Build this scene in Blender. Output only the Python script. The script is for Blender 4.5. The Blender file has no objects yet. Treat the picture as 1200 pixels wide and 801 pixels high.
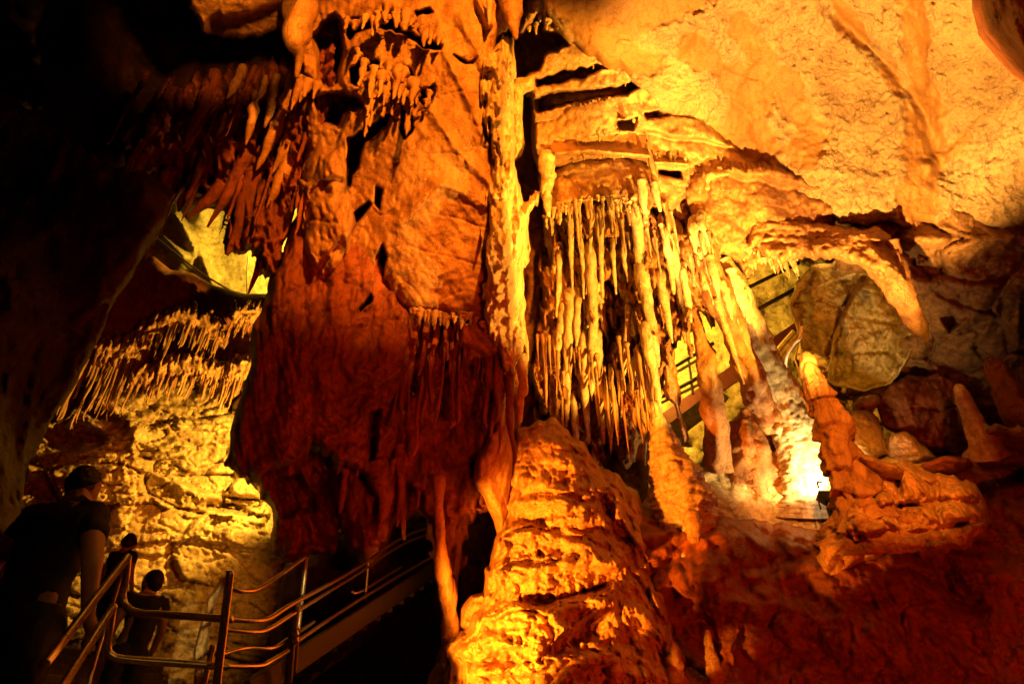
import bpy, math, random
import numpy as np
R_ = math.radians
random.seed(7)
SC = bpy.context.scene
COL = SC.collection

# ------------------------------------------------------------------ camera frame
EYE = np.array([0.0, 0.0, 1.6]); PITCH = R_(37); F = 800.0; CX, CY = 600.0, 400.5
FW = np.array([0, math.cos(PITCH), math.sin(PITCH)])
RT = np.array([1.0, 0, 0])
UP = np.array([0, -math.sin(PITCH), math.cos(PITCH)])

def at(px, py, d):
    """point of the cave seen in direction (px, py), d metres in front of the lens"""
    px = np.asarray(px, float); py = np.asarray(py, float); d = np.asarray(d, float)
    u = (px - CX) / F; v = (CY - py) / F
    return EYE + (FW + u[..., None] * RT + v[..., None] * UP) * d[..., None]

def P(px, py, d): return at(np.array([px]), np.array([py]), np.array([d]))[0]

# ------------------------------------------------------------------ noise
_rng = np.random.RandomState(11)
_perm = np.concatenate([_rng.permutation(256)] * 3).astype(np.int32)
_g = _rng.normal(size=(256, 3)); _g /= np.linalg.norm(_g, axis=1)[:, None]
def perlin(p):
    i = np.floor(p).astype(np.int64); f = p - i; i &= 255
    w = f * f * f * (f * (f * 6 - 15) + 10)
    out = np.zeros(len(p))
    for dx in (0, 1):
        a = _perm[i[:, 0] + dx]; wx = w[:, 0] if dx else 1 - w[:, 0]
        for dy in (0, 1):
            b = _perm[a + i[:, 1] + dy]; wy = w[:, 1] if dy else 1 - w[:, 1]
            for dz in (0, 1):
                c = _perm[b + i[:, 2] + dz]; g = _g[c]
                wz = w[:, 2] if dz else 1 - w[:, 2]
                out += wx * wy * wz * (g[:, 0] * (f[:, 0] - dx) + g[:, 1] * (f[:, 1] - dy) + g[:, 2] * (f[:, 2] - dz))
    return out * 1.5
def S(Pw, s, off=0.0):
    s = np.asarray(s, float)
    return Pw * s + off
def fbm(Pw, s, octv=4, gain=.5, off=0.0):
    q = S(Pw, s, off); a = 1.0; o = np.zeros(len(Pw))
    for _ in range(octv):
        o += a * perlin(q); q = q * 2.03 + 17.1; a *= gain
    return o
def billow(Pw, s, octv=3, gain=.5, off=0.0):
    q = S(Pw, s, off); a = 1.0; o = np.zeros(len(Pw))
    for _ in range(octv):
        o += a * np.abs(perlin(q)); q = q * 2.03 + 9.7; a *= gain
    return o
def _h(a, b, c, k):
    n = (a * 73856093) ^ (b * 19349663) ^ (c * 83492791) ^ (k * 2654435)
    n = (n ^ (n >> 13)) * 1274126177 & 0x7fffffff
    return ((n ^ (n >> 16)) & 0xffff) / 65535.0
def worley(q):
    """F1, F2 and id of the nearest cell"""
    i = np.floor(q).astype(np.int64); N = len(q)
    f1 = np.full(N, 9.0); f2 = np.full(N, 9.0); ident = np.zeros(N)
    for dx in (-1, 0, 1):
        for dy in (-1, 0, 1):
            for dz in (-1, 0, 1):
                a = i[:, 0] + dx; b = i[:, 1] + dy; c = i[:, 2] + dz
                ex = a + _h(a, b, c, 1) - q[:, 0]; ey = b + _h(a, b, c, 2) - q[:, 1]; ez = c + _h(a, b, c, 3) - q[:, 2]
                dd = np.sqrt(ex * ex + ey * ey + ez * ez)
                m = dd < f1
                f2 = np.where(m, f1, np.minimum(f2, dd)); ident = np.where(m, _h(a, b, c, 5), ident); f1 = np.where(m, dd, f1)
    return f1, f2, ident
def sstep(a, b, x):
    t = np.clip((x - a) / (b - a), 0, 1); return t * t * (3 - 2 * t)
def popcorn(Pw, s, off=0.0):
    f1, f2, k = worley(S(Pw, s, off)); return np.sqrt(np.clip(1 - (f1 / .75) ** 2, 0, 1)) * (.4 + .6 * k)
def tiers(Pw, fz, warp=.5, ws=.6, off=0.0, edge=.14):
    ph = Pw[:, 2] * fz + warp * fbm(Pw, (ws, ws, ws * .6), 2, off=off) * 2 + off
    fr = ph - np.floor(ph)
    return np.sqrt(np.clip(1 - fr, 0, 1)) * sstep(0, edge, fr), fr
def blocks(Pw, s, off=0.0):
    """cracked, bedded rock: tilted facets with cracks between"""
    q = S(Pw, s, off)
    q = q + .25 * np.stack([perlin(q * 1.3 + k * 31) for k in range(3)], 1)
    f1, f2, k = worley(q)
    return (k - .5) * .9 + (np.modf(k * 37)[0] - .5) * (q[:, 0] - np.floor(q[:, 0])) * .6 - .35 * (1 - sstep(0, .09, f2 - f1))

# ------------------------------------------------------------------ object helpers
def link(o): COL.objects.link(o); return o
def tag(o, label=None, cat=None, group=None, kind=None):
    if label: o['label'] = label
    if cat: o['category'] = cat
    if group: o['group'] = group
    if kind: o['kind'] = kind
    return o
def empty(name, loc, label, cat, group=None):
    o = bpy.data.objects.new(name, None); o.location = loc; o.empty_display_size = .2
    link(o); return tag(o, label, cat, group)
def mesh_obj(name, verts, faces, mat, parent=None, smooth=True, base=None):
    """faces: (n,4) int array or list of tuples. The object's origin is its lowest point (or the parent's)"""
    verts = np.asarray(verts, float)
    if parent is not None:
        org = np.array(parent['_org'])
    else:
        org = np.array(base if base is not None else verts[np.argmin(verts[:, 2])])
    v = verts - org
    me = bpy.data.meshes.new(name)
    if isinstance(faces, np.ndarray):
        n, k = faces.shape
        me.vertices.add(len(v)); me.vertices.foreach_set('co', v.ravel())
        me.loops.add(n * k); me.loops.foreach_set('vertex_index', faces.ravel().astype(np.int32))
        me.polygons.add(n)
        me.polygons.foreach_set('loop_start', np.arange(0, n * k, k, dtype=np.int32))
        me.update(calc_edges=True)
    else:
        me.from_pydata([tuple(x) for x in v], [], faces)
    me.validate()
    if smooth: me.polygons.foreach_set('use_smooth', np.ones(len(me.polygons), bool))
    me.materials.append(mat)
    o = bpy.data.objects.new(name, me)
    o['_org'] = [float(x) for x in org]
    link(o)
    if parent is not None: o.parent = parent
    else: o.location = org
    return o
def thing(name, loc, label, cat, group=None):
    o = empty(name, loc, label, cat, group); o['_org'] = [float(x) for x in loc]; return o

# ------------------------------------------------------------------ rock bodies with a traced outline
def tps(ctrl):
    c = np.array(ctrl, float); xy = c[:, :2] / 400.0; n = len(c)
    if n == 1: return lambda x, y: np.full(np.shape(x), c[0, 2])
    if n <= 3:
        A = np.c_[np.ones(n), xy]; s = np.linalg.lstsq(A, c[:, 2], rcond=None)[0]
        return lambda x, y: s[0] + s[1] * x / 400 + s[2] * y / 400
    def U(r2): return np.where(r2 > 0, r2 * np.log(r2 + 1e-12), 0)
    D = ((xy[:, None] - xy[None]) ** 2).sum(2)
    M = np.zeros((n + 3, n + 3)); M[:n, :n] = U(D) + np.eye(n) * 1e-3; M[:n, n] = 1; M[:n, n + 1:] = xy; M[n, :n] = 1; M[n + 1:, :n] = xy.T
    w = np.linalg.solve(M, np.r_[c[:, 2], 0, 0, 0])
    def f(x, y):
        x = x / 400; y = y / 400; o = w[n] + w[n + 1] * x + w[n + 2] * y
        for k in range(n): o = o + w[k] * U((x - xy[k, 0]) ** 2 + (y - xy[k, 1]) ** 2)
        return o
    return f
def poly_sd(poly, x, y):
    poly = np.array(poly, float); n = len(poly); d2 = np.full(x.shape, 1e12); ins = np.zeros(x.shape, bool)
    for k in range(n):
        ax, ay = poly[k]; bx, by = poly[(k + 1) % n]; ex, ey = bx - ax, by - ay
        t = np.clip(((x - ax) * ex + (y - ay) * ey) / (ex * ex + ey * ey + 1e-9), 0, 1)
        d2 = np.minimum(d2, (x - ax - t * ex) ** 2 + (y - ay - t * ey) ** 2)
        if ay != by:
            ins ^= ((ay > y) != (by > y)) & (x < (bx - ax) * (y - ay) / (by - ay) + ax)
    return np.where(ins, 1, -1) * np.sqrt(d2)
def line_d(pts, x, y):
    d2 = np.full(x.shape, 1e12)
    for (ax, ay), (bx, by) in zip(pts[:-1], pts[1:]):
        ex, ey = bx - ax, by - ay
        t = np.clip(((x - ax) * ex + (y - ay) * ey) / (ex * ex + ey * ey + 1e-9), 0, 1)
        d2 = np.minimum(d2, (x - ax - t * ex) ** 2 + (y - ay - t * ey) ** 2)
    return np.sqrt(d2)
def body(name, poly, ctrl, mat, round_=(30, .5), relief=None, dents=(), strokes=(), res=2.0, jag=0.0, jf=.09,
         thick=.6, parent=None, back=True, mask=None, grit=.02):
    """solid rock body: front surface follows depth control points + relief, its rim rolls back, its back is closed"""
    pl = np.array(poly, float)
    x0, y0 = pl.min(0) - 3 * res; x1, y1 = pl.max(0) + 3 * res
    gx = np.arange(x0, x1 + res, res); gy = np.arange(y0, y1 + res, res)
    X, Y = np.meshgrid(gx, gy); sh = X.shape
    sd = poly_sd(pl, X, Y)
    if jag:
        u = (X - 590) / (Y + 750) * 950
        q = np.stack([u.ravel() * jf, Y.ravel() * jf * .22, np.full(u.size, hash(name) % 1 + len(name) * 3.3)], 1)
        sd = sd + (jag * (1.6 * perlin(q) + .8 * perlin(q * 2.3 + 5))).reshape(sh)
    gyy, gxx = np.gradient(sd, res)
    g2 = gxx ** 2 + gyy ** 2 + 1e-6
    m = sd < 0
    mv = np.clip(-sd / g2, 0, 2 * res) * m
    X = X + mv * gxx; Y = Y + mv * gyy
    keep = sd > 0
    q = keep[:-1, :-1] | keep[1:, :-1] | keep[:-1, 1:] | keep[1:, 1:]
    sdc = np.maximum(sd, 0)
    idx = np.arange(X.size).reshape(sh)
    quads = np.stack([idx[:-1, :-1][q], idx[1:, :-1][q], idx[1:, 1:][q], idx[:-1, 1:][q]], 1)
    used = np.unique(quads); remap = np.full(X.size, -1); remap[used] = np.arange(len(used))
    quads = remap[quads]
    x = X.ravel()[used]; y = Y.ravel()[used]; s = sdc.ravel()[used]
    d0 = tps(ctrl)(x, y)
    w, amt = round_
    t = np.clip(s / w, 0, 1); prof = np.sqrt(1 - (1 - t) ** 2)
    d = d0 + amt * (1 - prof)
    for dn in dents:
        pol, dep, soft = dn[:3]
        sdd = poly_sd(pol, x, y)
        if len(dn) > 3:
            sdd = sdd + dn[3] * perlin(np.stack([x * .12, y * .05, np.zeros(len(x)) + 3.7], 1)) * 2
        d = d + dep * sstep(0, soft, sdd)
    for pts, wd, am in strokes:
        d = d - am * np.exp(-(line_d(pts, x, y) / wd) ** 2)
    P0 = at(x, y, d)
    if relief is not None:
        fade = np.clip(s / 6, .15, 1)
        g = grit * fbm(P0, (9, 9, 7), 4, .6) - grit * .8 * np.exp(-(perlin(S(P0, (1.7, 1.7, 2.4), 6.1)) / .03) ** 2)
        d = d - (relief(P0, x, y, s) + g) * fade
    V = at(x, y, d); n = len(V)
    F4 = quads
    if back:
        db = np.maximum(d0 + amt + thick * prof, d + .02)
        V = np.concatenate([V, at(x, y, db)])
        e = np.concatenate([quads[:, [0, 1]], quads[:, [1, 2]], quads[:, [2, 3]], quads[:, [3, 0]]])
        key = np.sort(e, 1); key = key[:, 0] * (n + 1) + key[:, 1]
        uq, first, cnt = np.unique(key, return_index=True, return_counts=True)
        be = e[first[cnt == 1]]
        F4 = np.concatenate([quads, quads[:, ::-1] + n, np.stack([be[:, 1], be[:, 0], be[:, 0] + n, be[:, 1] + n], 1)])
    ob = mesh_obj(name, V, F4, mat, parent)
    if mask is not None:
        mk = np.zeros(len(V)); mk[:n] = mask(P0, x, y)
        ob.data.attributes.new('crust', 'FLOAT', 'POINT').data.foreach_set('value', mk.astype(np.float32))  # low values mark the shadow bands painted on the dome
    return ob

# ------------------------------------------------------------------ tubes (stalactites, columns, rails)
def catmull(pts, n):
    pts = np.array(pts, float); k = len(pts)
    if k == 2:
        t = np.linspace(0, 1, n)[:, None]; return pts[0] * (1 - t) + pts[1] * t
    p = np.concatenate([[2 * pts[0] - pts[1]], pts, [2 * pts[-1] - pts[-2]]])
    t = np.linspace(0, k - 1 - 1e-6, n); i = t.astype(int); f = (t - i)[:, None]
    a, b, c, d = p[i], p[i + 1], p[i + 2], p[i + 3]
    return .5 * (2 * b + (c - a) * f + (2 * a - 5 * b + 4 * c - d) * f ** 2 + (3 * b - a - 3 * c + d) * f ** 3)
def tube_geo(pts, rad, n, seg, lump=0.0, ls=8.0, ring=0.0, rf=6.0, seed=0.0, flat=1.0, flute=0.0, ff=14.0, knob=0.0, ks=14., wr=0.0, wf=12.):
    """lumpy tube along world points with a radius per point; returns verts, quads"""
    c = catmull(np.c_[np.array(pts, float), np.array(rad, float)], n)
    p = c[:, :3]; r = np.maximum(c[:, 3], .0015)
    tg = np.gradient(p, axis=0); tg /= np.linalg.norm(tg, axis=1)[:, None] + 1e-9
    ref = np.array([1.0, .15, 0]) if abs(tg[:, 0]).mean() < .8 else np.array([0, 0, 1.0])
    a = ref - (tg @ ref)[:, None] * tg; a /= np.linalg.norm(a, axis=1)[:, None]
    b = np.cross(tg, a)
    th = np.linspace(0, 2 * math.pi, seg, endpoint=False)
    ca, sa = np.cos(th), np.sin(th)
    dirs = a[:, None] * ca[None, :, None] + flat * b[:, None] * sa[None, :, None]
    V = (p[:, None] + dirs * r[:, None, None]).reshape(-1, 3); D = dirs.reshape(-1, 3); rr = np.repeat(r, seg)
    k = np.zeros(len(V))
    if lump: k += lump * fbm(V, (ls, ls, ls), 4, .6, off=seed)
    if flute: k += flute * (billow(V, (ff, ff, ff * .12), 2, off=seed) - .35)
    if wr: k += wr * (billow(V, (wf * .75, wf * .75, wf), 3, .6, off=seed) - .4)
    if ring:
        fr = V[:, 2] * rf + .5 * perlin(S(V, 3.0, seed)) + seed; fr = fr - np.floor(fr)
        k += ring * (np.sqrt(np.clip(1 - fr, 0, 1)) * sstep(0, .15, fr) - .55)
    if knob: k += knob * (popcorn(V, ks, seed) - .3)
    V = V + D * (k * rr)[:, None]
    i = np.arange(n - 1)[:, None] * seg + np.arange(seg)[None]
    j = np.arange(n - 1)[:, None] * seg + (np.arange(seg)[None] + 1) % seg
    Q = np.stack([i, j, j + seg, i + seg], 2).reshape(-1, 4)
    V = np.concatenate([V, [p[0], p[-1]]]); m = len(V)
    s = np.arange(seg); s2 = (s + 1) % seg
    c0 = np.stack([s2, s, np.full(seg, m - 2), np.full(seg, m - 2)], 1)
    o = (n - 1) * seg
    c1 = np.stack([s + o, s2 + o, np.full(seg, m - 1), np.full(seg, m - 1)], 1)
    tri = [tuple(x[:3]) for x in np.concatenate([c0, c1])]
    return V, Q, tri
def tube(name, pts, rad, mat, parent=None, n=24, seg=12, **kw):
    V, Q, tri = tube_geo(pts, rad, n, seg, **kw)
    return mesh_obj(name, V, [tuple(int(k) for k in q) for q in Q] + [tuple(int(k) for k in t) for t in tri], mat, parent)
def ptube(name, path, mat, parent=None, **kw):
    """path of (px, py, d, radius in px)"""
    pts = [P(a, b, d) for a, b, d, r in path]; rad = [r * d / F for a, b, d, r in path]
    return tube(name, pts, rad, mat, parent, **kw)
def drip(name, root, length, r, mat, parent=None, seed=0.0, bend=.012, n=16, seg=9, lump=.5, tip=.25, top=.15, knob=0.0):
    """a hanging stalactite, straight down from its root"""
    t = np.array([-top, 0, .3, .65, .92, 1.0])
    rr = np.array([1.5, 1.15, .85, .6, .38, .12]) * r * (.8 + .4 * random.random())
    rr[-2] = max(rr[-2], tip * r)
    rr[1:5] *= [random.uniform(.65, 1.3) for _ in range(4)]
    wob = np.array([(0, 0), (0, 0)] + [(random.gauss(0, bend) * length, random.gauss(0, bend) * length * .6) for _ in range(4)])
    pts = np.array(root)[None] + np.c_[wob, -t * length]
    return tube(name, pts, rr, mat, parent, n=n, seg=seg, lump=lump, ls=.5 / max(r, .01), seed=seed, knob=knob, ks=.8 / max(r, .01))
def fringe(parent, line, n, lrange, rrange, mat, seed=0, jitter=(3, 5, .12), name='stalactite', **kw):
    """stalactites hung along a line of (px, py, d); each is a part of its formation"""
    rnd = random.Random(seed); ln = np.array(line, float)
    L = np.r_[0, np.cumsum(np.hypot(*np.diff(ln[:, :2], axis=0).T))]
    for k in range(n):
        s = (k + rnd.uniform(.1, .9)) / n * L[-1]
        q = [np.interp(s, L, ln[:, c]) for c in range(3)]
        a = rnd.random() ** 1.6
        drip(name, P(q[0] + rnd.uniform(-1, 1) * jitter[0], q[1] + rnd.uniform(-1, 1) * jitter[1], q[2] + rnd.uniform(-1, 1) * jitter[2]),
             lrange[0] + a * (lrange[1] - lrange[0]), rrange[0] + (rnd.random() * .6 + a * .4) * (rrange[1] - rrange[0]), mat, parent, seed=rnd.random() * 50, **kw)

# ------------------------------------------------------------------ materials
def rock(name, c1, c2, c3=None, scale=1.5, bump=.4, bscale=22., rough=.62, spec=.35, bdist=.03, streak=True, mott=.75, veins=.7):
    """mottled, veined, gritty rock; streak stretches the mottling down the wall as seeping water does"""
    m = bpy.data.materials.new(name); m.use_nodes = True; nt = m.node_tree; N = nt.nodes; Lk = nt.links
    b = N['Principled BSDF']; b.inputs['Specular IOR Level'].default_value = spec
    geo = N.new('ShaderNodeNewGeometry')
    mp = N.new('ShaderNodeMapping'); mp.inputs['Scale'].default_value = (1, 1, .3 if streak else 1)
    Lk.new(geo.outputs['Position'], mp.inputs['Vector'])
    def noise(sc, det, vec, ro=.6, dist=0.0):
        n = N.new('ShaderNodeTexNoise'); n.inputs['Scale'].default_value = sc; n.inputs['Detail'].default_value = det
        n.inputs['Roughness'].default_value = ro; n.inputs['Distortion'].default_value = dist
        Lk.new(vec, n.inputs['Vector']); return n.outputs['Fac']
    def ramp(src, stops):
        r = N.new('ShaderNodeValToRGB'); e = r.color_ramp.elements
        e[0].position, e[0].color = stops[0][0], (*stops[0][1], 1); e[1].position, e[1].color = stops[-1][0], (*stops[-1][1], 1)
        for p, c in stops[1:-1]: e.new(p).color = (*c, 1)
        Lk.new(src, r.inputs['Fac']); return r.outputs[0]
    def math_(op, x, y):
        n = N.new('ShaderNodeMath'); n.operation = op
        for k, v in enumerate((x, y)):
            if isinstance(v, (int, float)): n.inputs[k].default_value = v
            else: Lk.new(v, n.inputs[k])
        return n.outputs[0]
    def mul(x, y, f):
        mx = N.new('ShaderNodeMix'); mx.data_type = 'RGBA'; mx.blend_type = 'MULTIPLY'; mx.inputs['Factor'].default_value = f
        Lk.new(x, mx.inputs['A']); Lk.new(y, mx.inputs['B']); return mx.outputs['Result']
    pos = geo.outputs['Position']; st = mp.outputs[0]
    base = ramp(noise(scale, 8, st, .62, .6), [(.32, c1), (.5, c3 or tuple((x + y) / 2 for x, y in zip(c1, c2))), (.66, c2)])
    base = mul(base, ramp(noise(scale * 8, 6, st), [(.34, (.42, .34, .28)), (.58, (1, 1, 1))]), mott)
    base = mul(base, ramp(noise(58, 4, pos), [(.36, (.5, .45, .4)), (.6, (1, 1, 1))]), .55)
    vein = math_('ABSOLUTE', math_('SUBTRACT', noise(scale * 1.7, 7, pos, .58, .9), .5), 0)
    base = mul(base, ramp(vein, [(.0, (.30, .24, .2)), (.012, (1, 1, 1))]), veins)
    Lk.new(base, b.inputs['Base Color'])
    mr = N.new('ShaderNodeMapRange'); mr.inputs['To Min'].default_value = rough - .2; mr.inputs['To Max'].default_value = min(1, rough + .25)
    Lk.new(noise(scale * 5, 4, st), mr.inputs['Value']); Lk.new(mr.outputs[0], b.inputs['Roughness'])
    h = math_('ADD', noise(bscale, 9, st if streak else pos, .68), math_('MULTIPLY', noise(bscale * 3.1, 5, pos, .7), .4))
    h = math_('ADD', h, math_('MULTIPLY', math_('MINIMUM', vein, .02), 14))
    bp = N.new('ShaderNodeBump'); bp.inputs['Strength'].default_value = min(1, bump * 1.5); bp.inputs['Distance'].default_value = bdist
    Lk.new(h, bp.inputs['Height']); Lk.new(bp.outputs[0], b.inputs['Normal'])
    return m
def shade_banded(m):
    """granular calcite crust, with shadow bands painted across it in smoother brown"""
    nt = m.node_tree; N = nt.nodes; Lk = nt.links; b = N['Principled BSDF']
    at_ = N.new('ShaderNodeAttribute'); at_.attribute_name = 'crust'  # low values are the painted shadow bands, not missing crust
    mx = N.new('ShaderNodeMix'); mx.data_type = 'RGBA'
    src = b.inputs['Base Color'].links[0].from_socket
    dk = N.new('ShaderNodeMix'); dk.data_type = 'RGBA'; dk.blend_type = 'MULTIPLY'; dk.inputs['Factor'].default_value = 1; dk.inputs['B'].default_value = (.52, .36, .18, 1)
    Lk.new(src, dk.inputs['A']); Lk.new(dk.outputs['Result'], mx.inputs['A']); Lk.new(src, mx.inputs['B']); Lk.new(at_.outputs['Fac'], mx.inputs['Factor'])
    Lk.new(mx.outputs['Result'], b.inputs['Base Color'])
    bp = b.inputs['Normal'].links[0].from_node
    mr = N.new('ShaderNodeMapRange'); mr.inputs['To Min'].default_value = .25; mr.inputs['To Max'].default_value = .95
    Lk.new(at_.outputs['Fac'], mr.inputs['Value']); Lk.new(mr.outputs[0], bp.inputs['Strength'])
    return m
def plain(name, c, rough=.5, metal=0.0, nscale=30., var=.25, bump=.1):
    m = bpy.data.materials.new(name); m.use_nodes = True; nt = m.node_tree; N = nt.nodes; Lk = nt.links
    b = N['Principled BSDF']; b.inputs['Metallic'].default_value = metal
    tc = N.new('ShaderNodeTexCoord')
    n1 = N.new('ShaderNodeTexNoise'); n1.inputs['Scale'].default_value = nscale; n1.inputs['Detail'].default_value = 6
    Lk.new(tc.outputs['Object'], n1.inputs['Vector'])
    r = N.new('ShaderNodeValToRGB'); r.color_ramp.elements[0].position = .3; r.color_ramp.elements[1].position = .7
    r.color_ramp.elements[0].color = (*[x * (1 - var) for x in c], 1); r.color_ramp.elements[1].color = (*[min(1, x * (1 + var)) for x in c], 1)
    Lk.new(n1.outputs['Fac'], r.inputs['Fac']); Lk.new(r.outputs[0], b.inputs['Base Color'])
    mr = N.new('ShaderNodeMapRange'); mr.inputs['To Min'].default_value = rough * .75; mr.inputs['To Max'].default_value = min(1, rough * 1.25)
    Lk.new(n1.outputs['Fac'], mr.inputs['Value']); Lk.new(mr.outputs[0], b.inputs['Roughness'])
    bp = N.new('ShaderNodeBump'); bp.inputs['Strength'].default_value = bump; bp.inputs['Distance'].default_value = .01
    Lk.new(n1.outputs['Fac'], bp.inputs['Height']); Lk.new(bp.outputs[0], b.inputs['Normal'])
    return m
M = dict(
    lime=rock('limestone', (.32, .16, .07), (.58, .34, .16), (.45, .25, .11), 1.1, .2, 18),
    dome=rock('stucco_limestone', (.40, .24, .12), (.62, .43, .25), (.52, .34, .18), .8, .8, 14, bdist=.09, streak=False, mott=.3, veins=.25),
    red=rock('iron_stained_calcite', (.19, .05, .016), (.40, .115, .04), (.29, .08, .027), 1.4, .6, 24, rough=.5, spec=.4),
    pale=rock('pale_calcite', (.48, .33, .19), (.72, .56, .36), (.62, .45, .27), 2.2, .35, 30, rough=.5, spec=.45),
    flow=rock('flowstone', (.42, .21, .085), (.66, .4, .18), (.55, .3, .13), 1.6, .4, 26, rough=.48, spec=.5),
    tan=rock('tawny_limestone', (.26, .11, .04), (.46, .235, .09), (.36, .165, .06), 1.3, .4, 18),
    brown=rock('brown_rock', (.22, .10, .04), (.42, .225, .095), None, 1.3, .45, 14, streak=False),
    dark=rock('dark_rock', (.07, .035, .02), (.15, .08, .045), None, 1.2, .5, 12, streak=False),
    yellow=rock('ochre_limestone', (.42, .30, .13), (.64, .50, .26), (.55, .41, .2), 1.3, .4, 16, streak=False),
    black=rock('unlit_black_rock', (.04, .013, .005), (.085, .028, .012), None, 1.2, .5, 12, streak=False),  # near-black colour stands in for the lack of light on wall and roof
    mud=rock('cave_clay', (.10, .06, .035), (.2, .12, .07), None, 1.5, .5, 10, streak=False),
    steel=plain('brushed_steel', (.55, .5, .42), .3, 1.0, 60, .12, .04),
    darksteel=plain('dark_steel', (.12, .1, .09), .45, .8, 40),
    redpaint=plain('dark_red_paint', (.07, .011, .008), .5),
    concrete=plain('concrete', (.22, .19, .16), .85, 0, 18, .3, .3),
    greenlit=plain('green_lit_board', (.3, .34, .12), .6, 0, 14, .4, .2),  # green tint stands for greenish light on the stair underside
    blackpaint=plain('black_paint', (.02, .016, .014), .6, 0, 30),
    blackmetal=plain('black_housing', (.02, .018, .016), .4, .3),
    cable=plain('white_cable', (.8, .78, .7), .4),
    skin=plain('skin', (.45, .26, .18), .5, 0, 12, .1, .05),
    shirt=plain('black_shirt', (.02, .018, .02), .85, 0, 60, .3, .2),
    shorts=plain('dark_trousers', (.03, .027, .03), .85, 0, 60, .3, .2),
    hair=plain('dark_hair', (.015, .01, .008), .6, 0, 90, .4, .4),
    shoe=plain('dark_shoe', (.04, .035, .03), .7, 0, 30, .3, .1),
)
shade_banded(M['dome'])
# ================================================================== THE CAVE ITSELF (setting)
def r_wall(a=.25, s=.5, b=.05):
    return lambda Pw, x, y, sd: a * fbm(Pw, (s, s, s), 3) + b * fbm(Pw, (3, 3, 2), 3)
# outer shell: one closed rough cavern round everything
def cavern():
    nu, nv = 160, 90
    th = np.linspace(0, 2 * math.pi, nu, endpoint=False); ph = np.linspace(.02, math.pi - .02, nv)
    T, PH = np.meshgrid(th, ph)
    D = np.stack([np.cos(T) * np.sin(PH), np.sin(T) * np.sin(PH), np.cos(PH)], 2).reshape(-1, 3)
    r = 1 + .10 * fbm(D, (3, 3, 3), 5)
    V = np.array([0, 8.0, 6.0]) + D * r[:, None] * np.array([21, 24, 19.0])
    i = np.arange(nv - 1)[:, None] * nu + np.arange(nu)[None]; j = np.arange(nv - 1)[:, None] * nu + (np.arange(nu)[None] + 1) % nu
    Q = np.stack([i, i + nu, j + nu, j], 2).reshape(-1, 4)
    tag(mesh_obj('cave_wall', V, Q, M['dark'], base=(0, 8, -10)), kind='structure')
cavern()
# floor: rises away from the camera to the foot of the flowstone bank
gx, gy = np.meshgrid(np.linspace(-14, 14, 180), np.linspace(-6, 22, 180))
V = np.stack([gx.ravel(), gy.ravel(), np.zeros(gx.size)], 1)
yy = V[:, 1]
V[:, 2] = np.where(yy < 2.5, 0, (yy - 2.5) * .36) + .12 * fbm(V, (.9, .9, 1), 4) - .1
V[:, 2] = np.minimum(V[:, 2], 1.6 + .14 * np.maximum(yy, 0))
i = (np.arange(179)[:, None] * 180 + np.arange(179)[None]).ravel()
tag(mesh_obj('cave_floor', V, np.stack([i, i + 1, i + 181, i + 180], 1), M['mud'], base=(0, 0, 0)), kind='structure')

# near wall on the left, nearly black
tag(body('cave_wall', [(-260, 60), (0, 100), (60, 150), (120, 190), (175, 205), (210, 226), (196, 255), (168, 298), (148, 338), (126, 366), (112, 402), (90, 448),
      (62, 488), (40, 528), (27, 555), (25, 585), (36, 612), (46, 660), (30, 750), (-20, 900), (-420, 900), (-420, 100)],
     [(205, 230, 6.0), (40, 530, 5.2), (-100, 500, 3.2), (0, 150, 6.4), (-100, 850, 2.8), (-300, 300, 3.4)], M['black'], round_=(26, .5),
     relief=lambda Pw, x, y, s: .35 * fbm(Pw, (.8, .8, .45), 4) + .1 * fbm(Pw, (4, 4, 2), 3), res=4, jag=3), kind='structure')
# unlit roof over the left half, behind the stalactites
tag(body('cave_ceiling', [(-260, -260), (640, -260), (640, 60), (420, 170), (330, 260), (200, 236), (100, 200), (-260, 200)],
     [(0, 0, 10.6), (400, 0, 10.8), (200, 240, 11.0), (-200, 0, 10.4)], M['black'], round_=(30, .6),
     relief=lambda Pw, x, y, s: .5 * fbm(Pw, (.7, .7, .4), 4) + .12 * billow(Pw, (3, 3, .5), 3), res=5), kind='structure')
# wall behind the cascade and the columns
tag(body('cave_wall', [(540, -120), (880, -120), (880, 180), (830, 250), (800, 330), (770, 420), (760, 560), (760, 720), (540, 720)],
     [(600, 0, 10.2), (620, 400, 10.4), (800, 300, 10.9), (700, 650, 10.6)], M['brown'], round_=(20, .4),
     relief=lambda Pw, x, y, s: .25 * billow(Pw, (2, 2, .4), 3) + .08 * fbm(Pw, (5, 5, 3), 3), res=3), kind='structure')
# dark pocket of wall under the stairs
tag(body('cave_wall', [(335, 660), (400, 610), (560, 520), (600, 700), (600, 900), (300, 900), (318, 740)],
     [(200, 800, 10.5), (550, 600, 10.8), (300, 640, 10.6)], M['dark'], relief=r_wall(.3, 1.0, .08), res=4), kind='structure')

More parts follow.
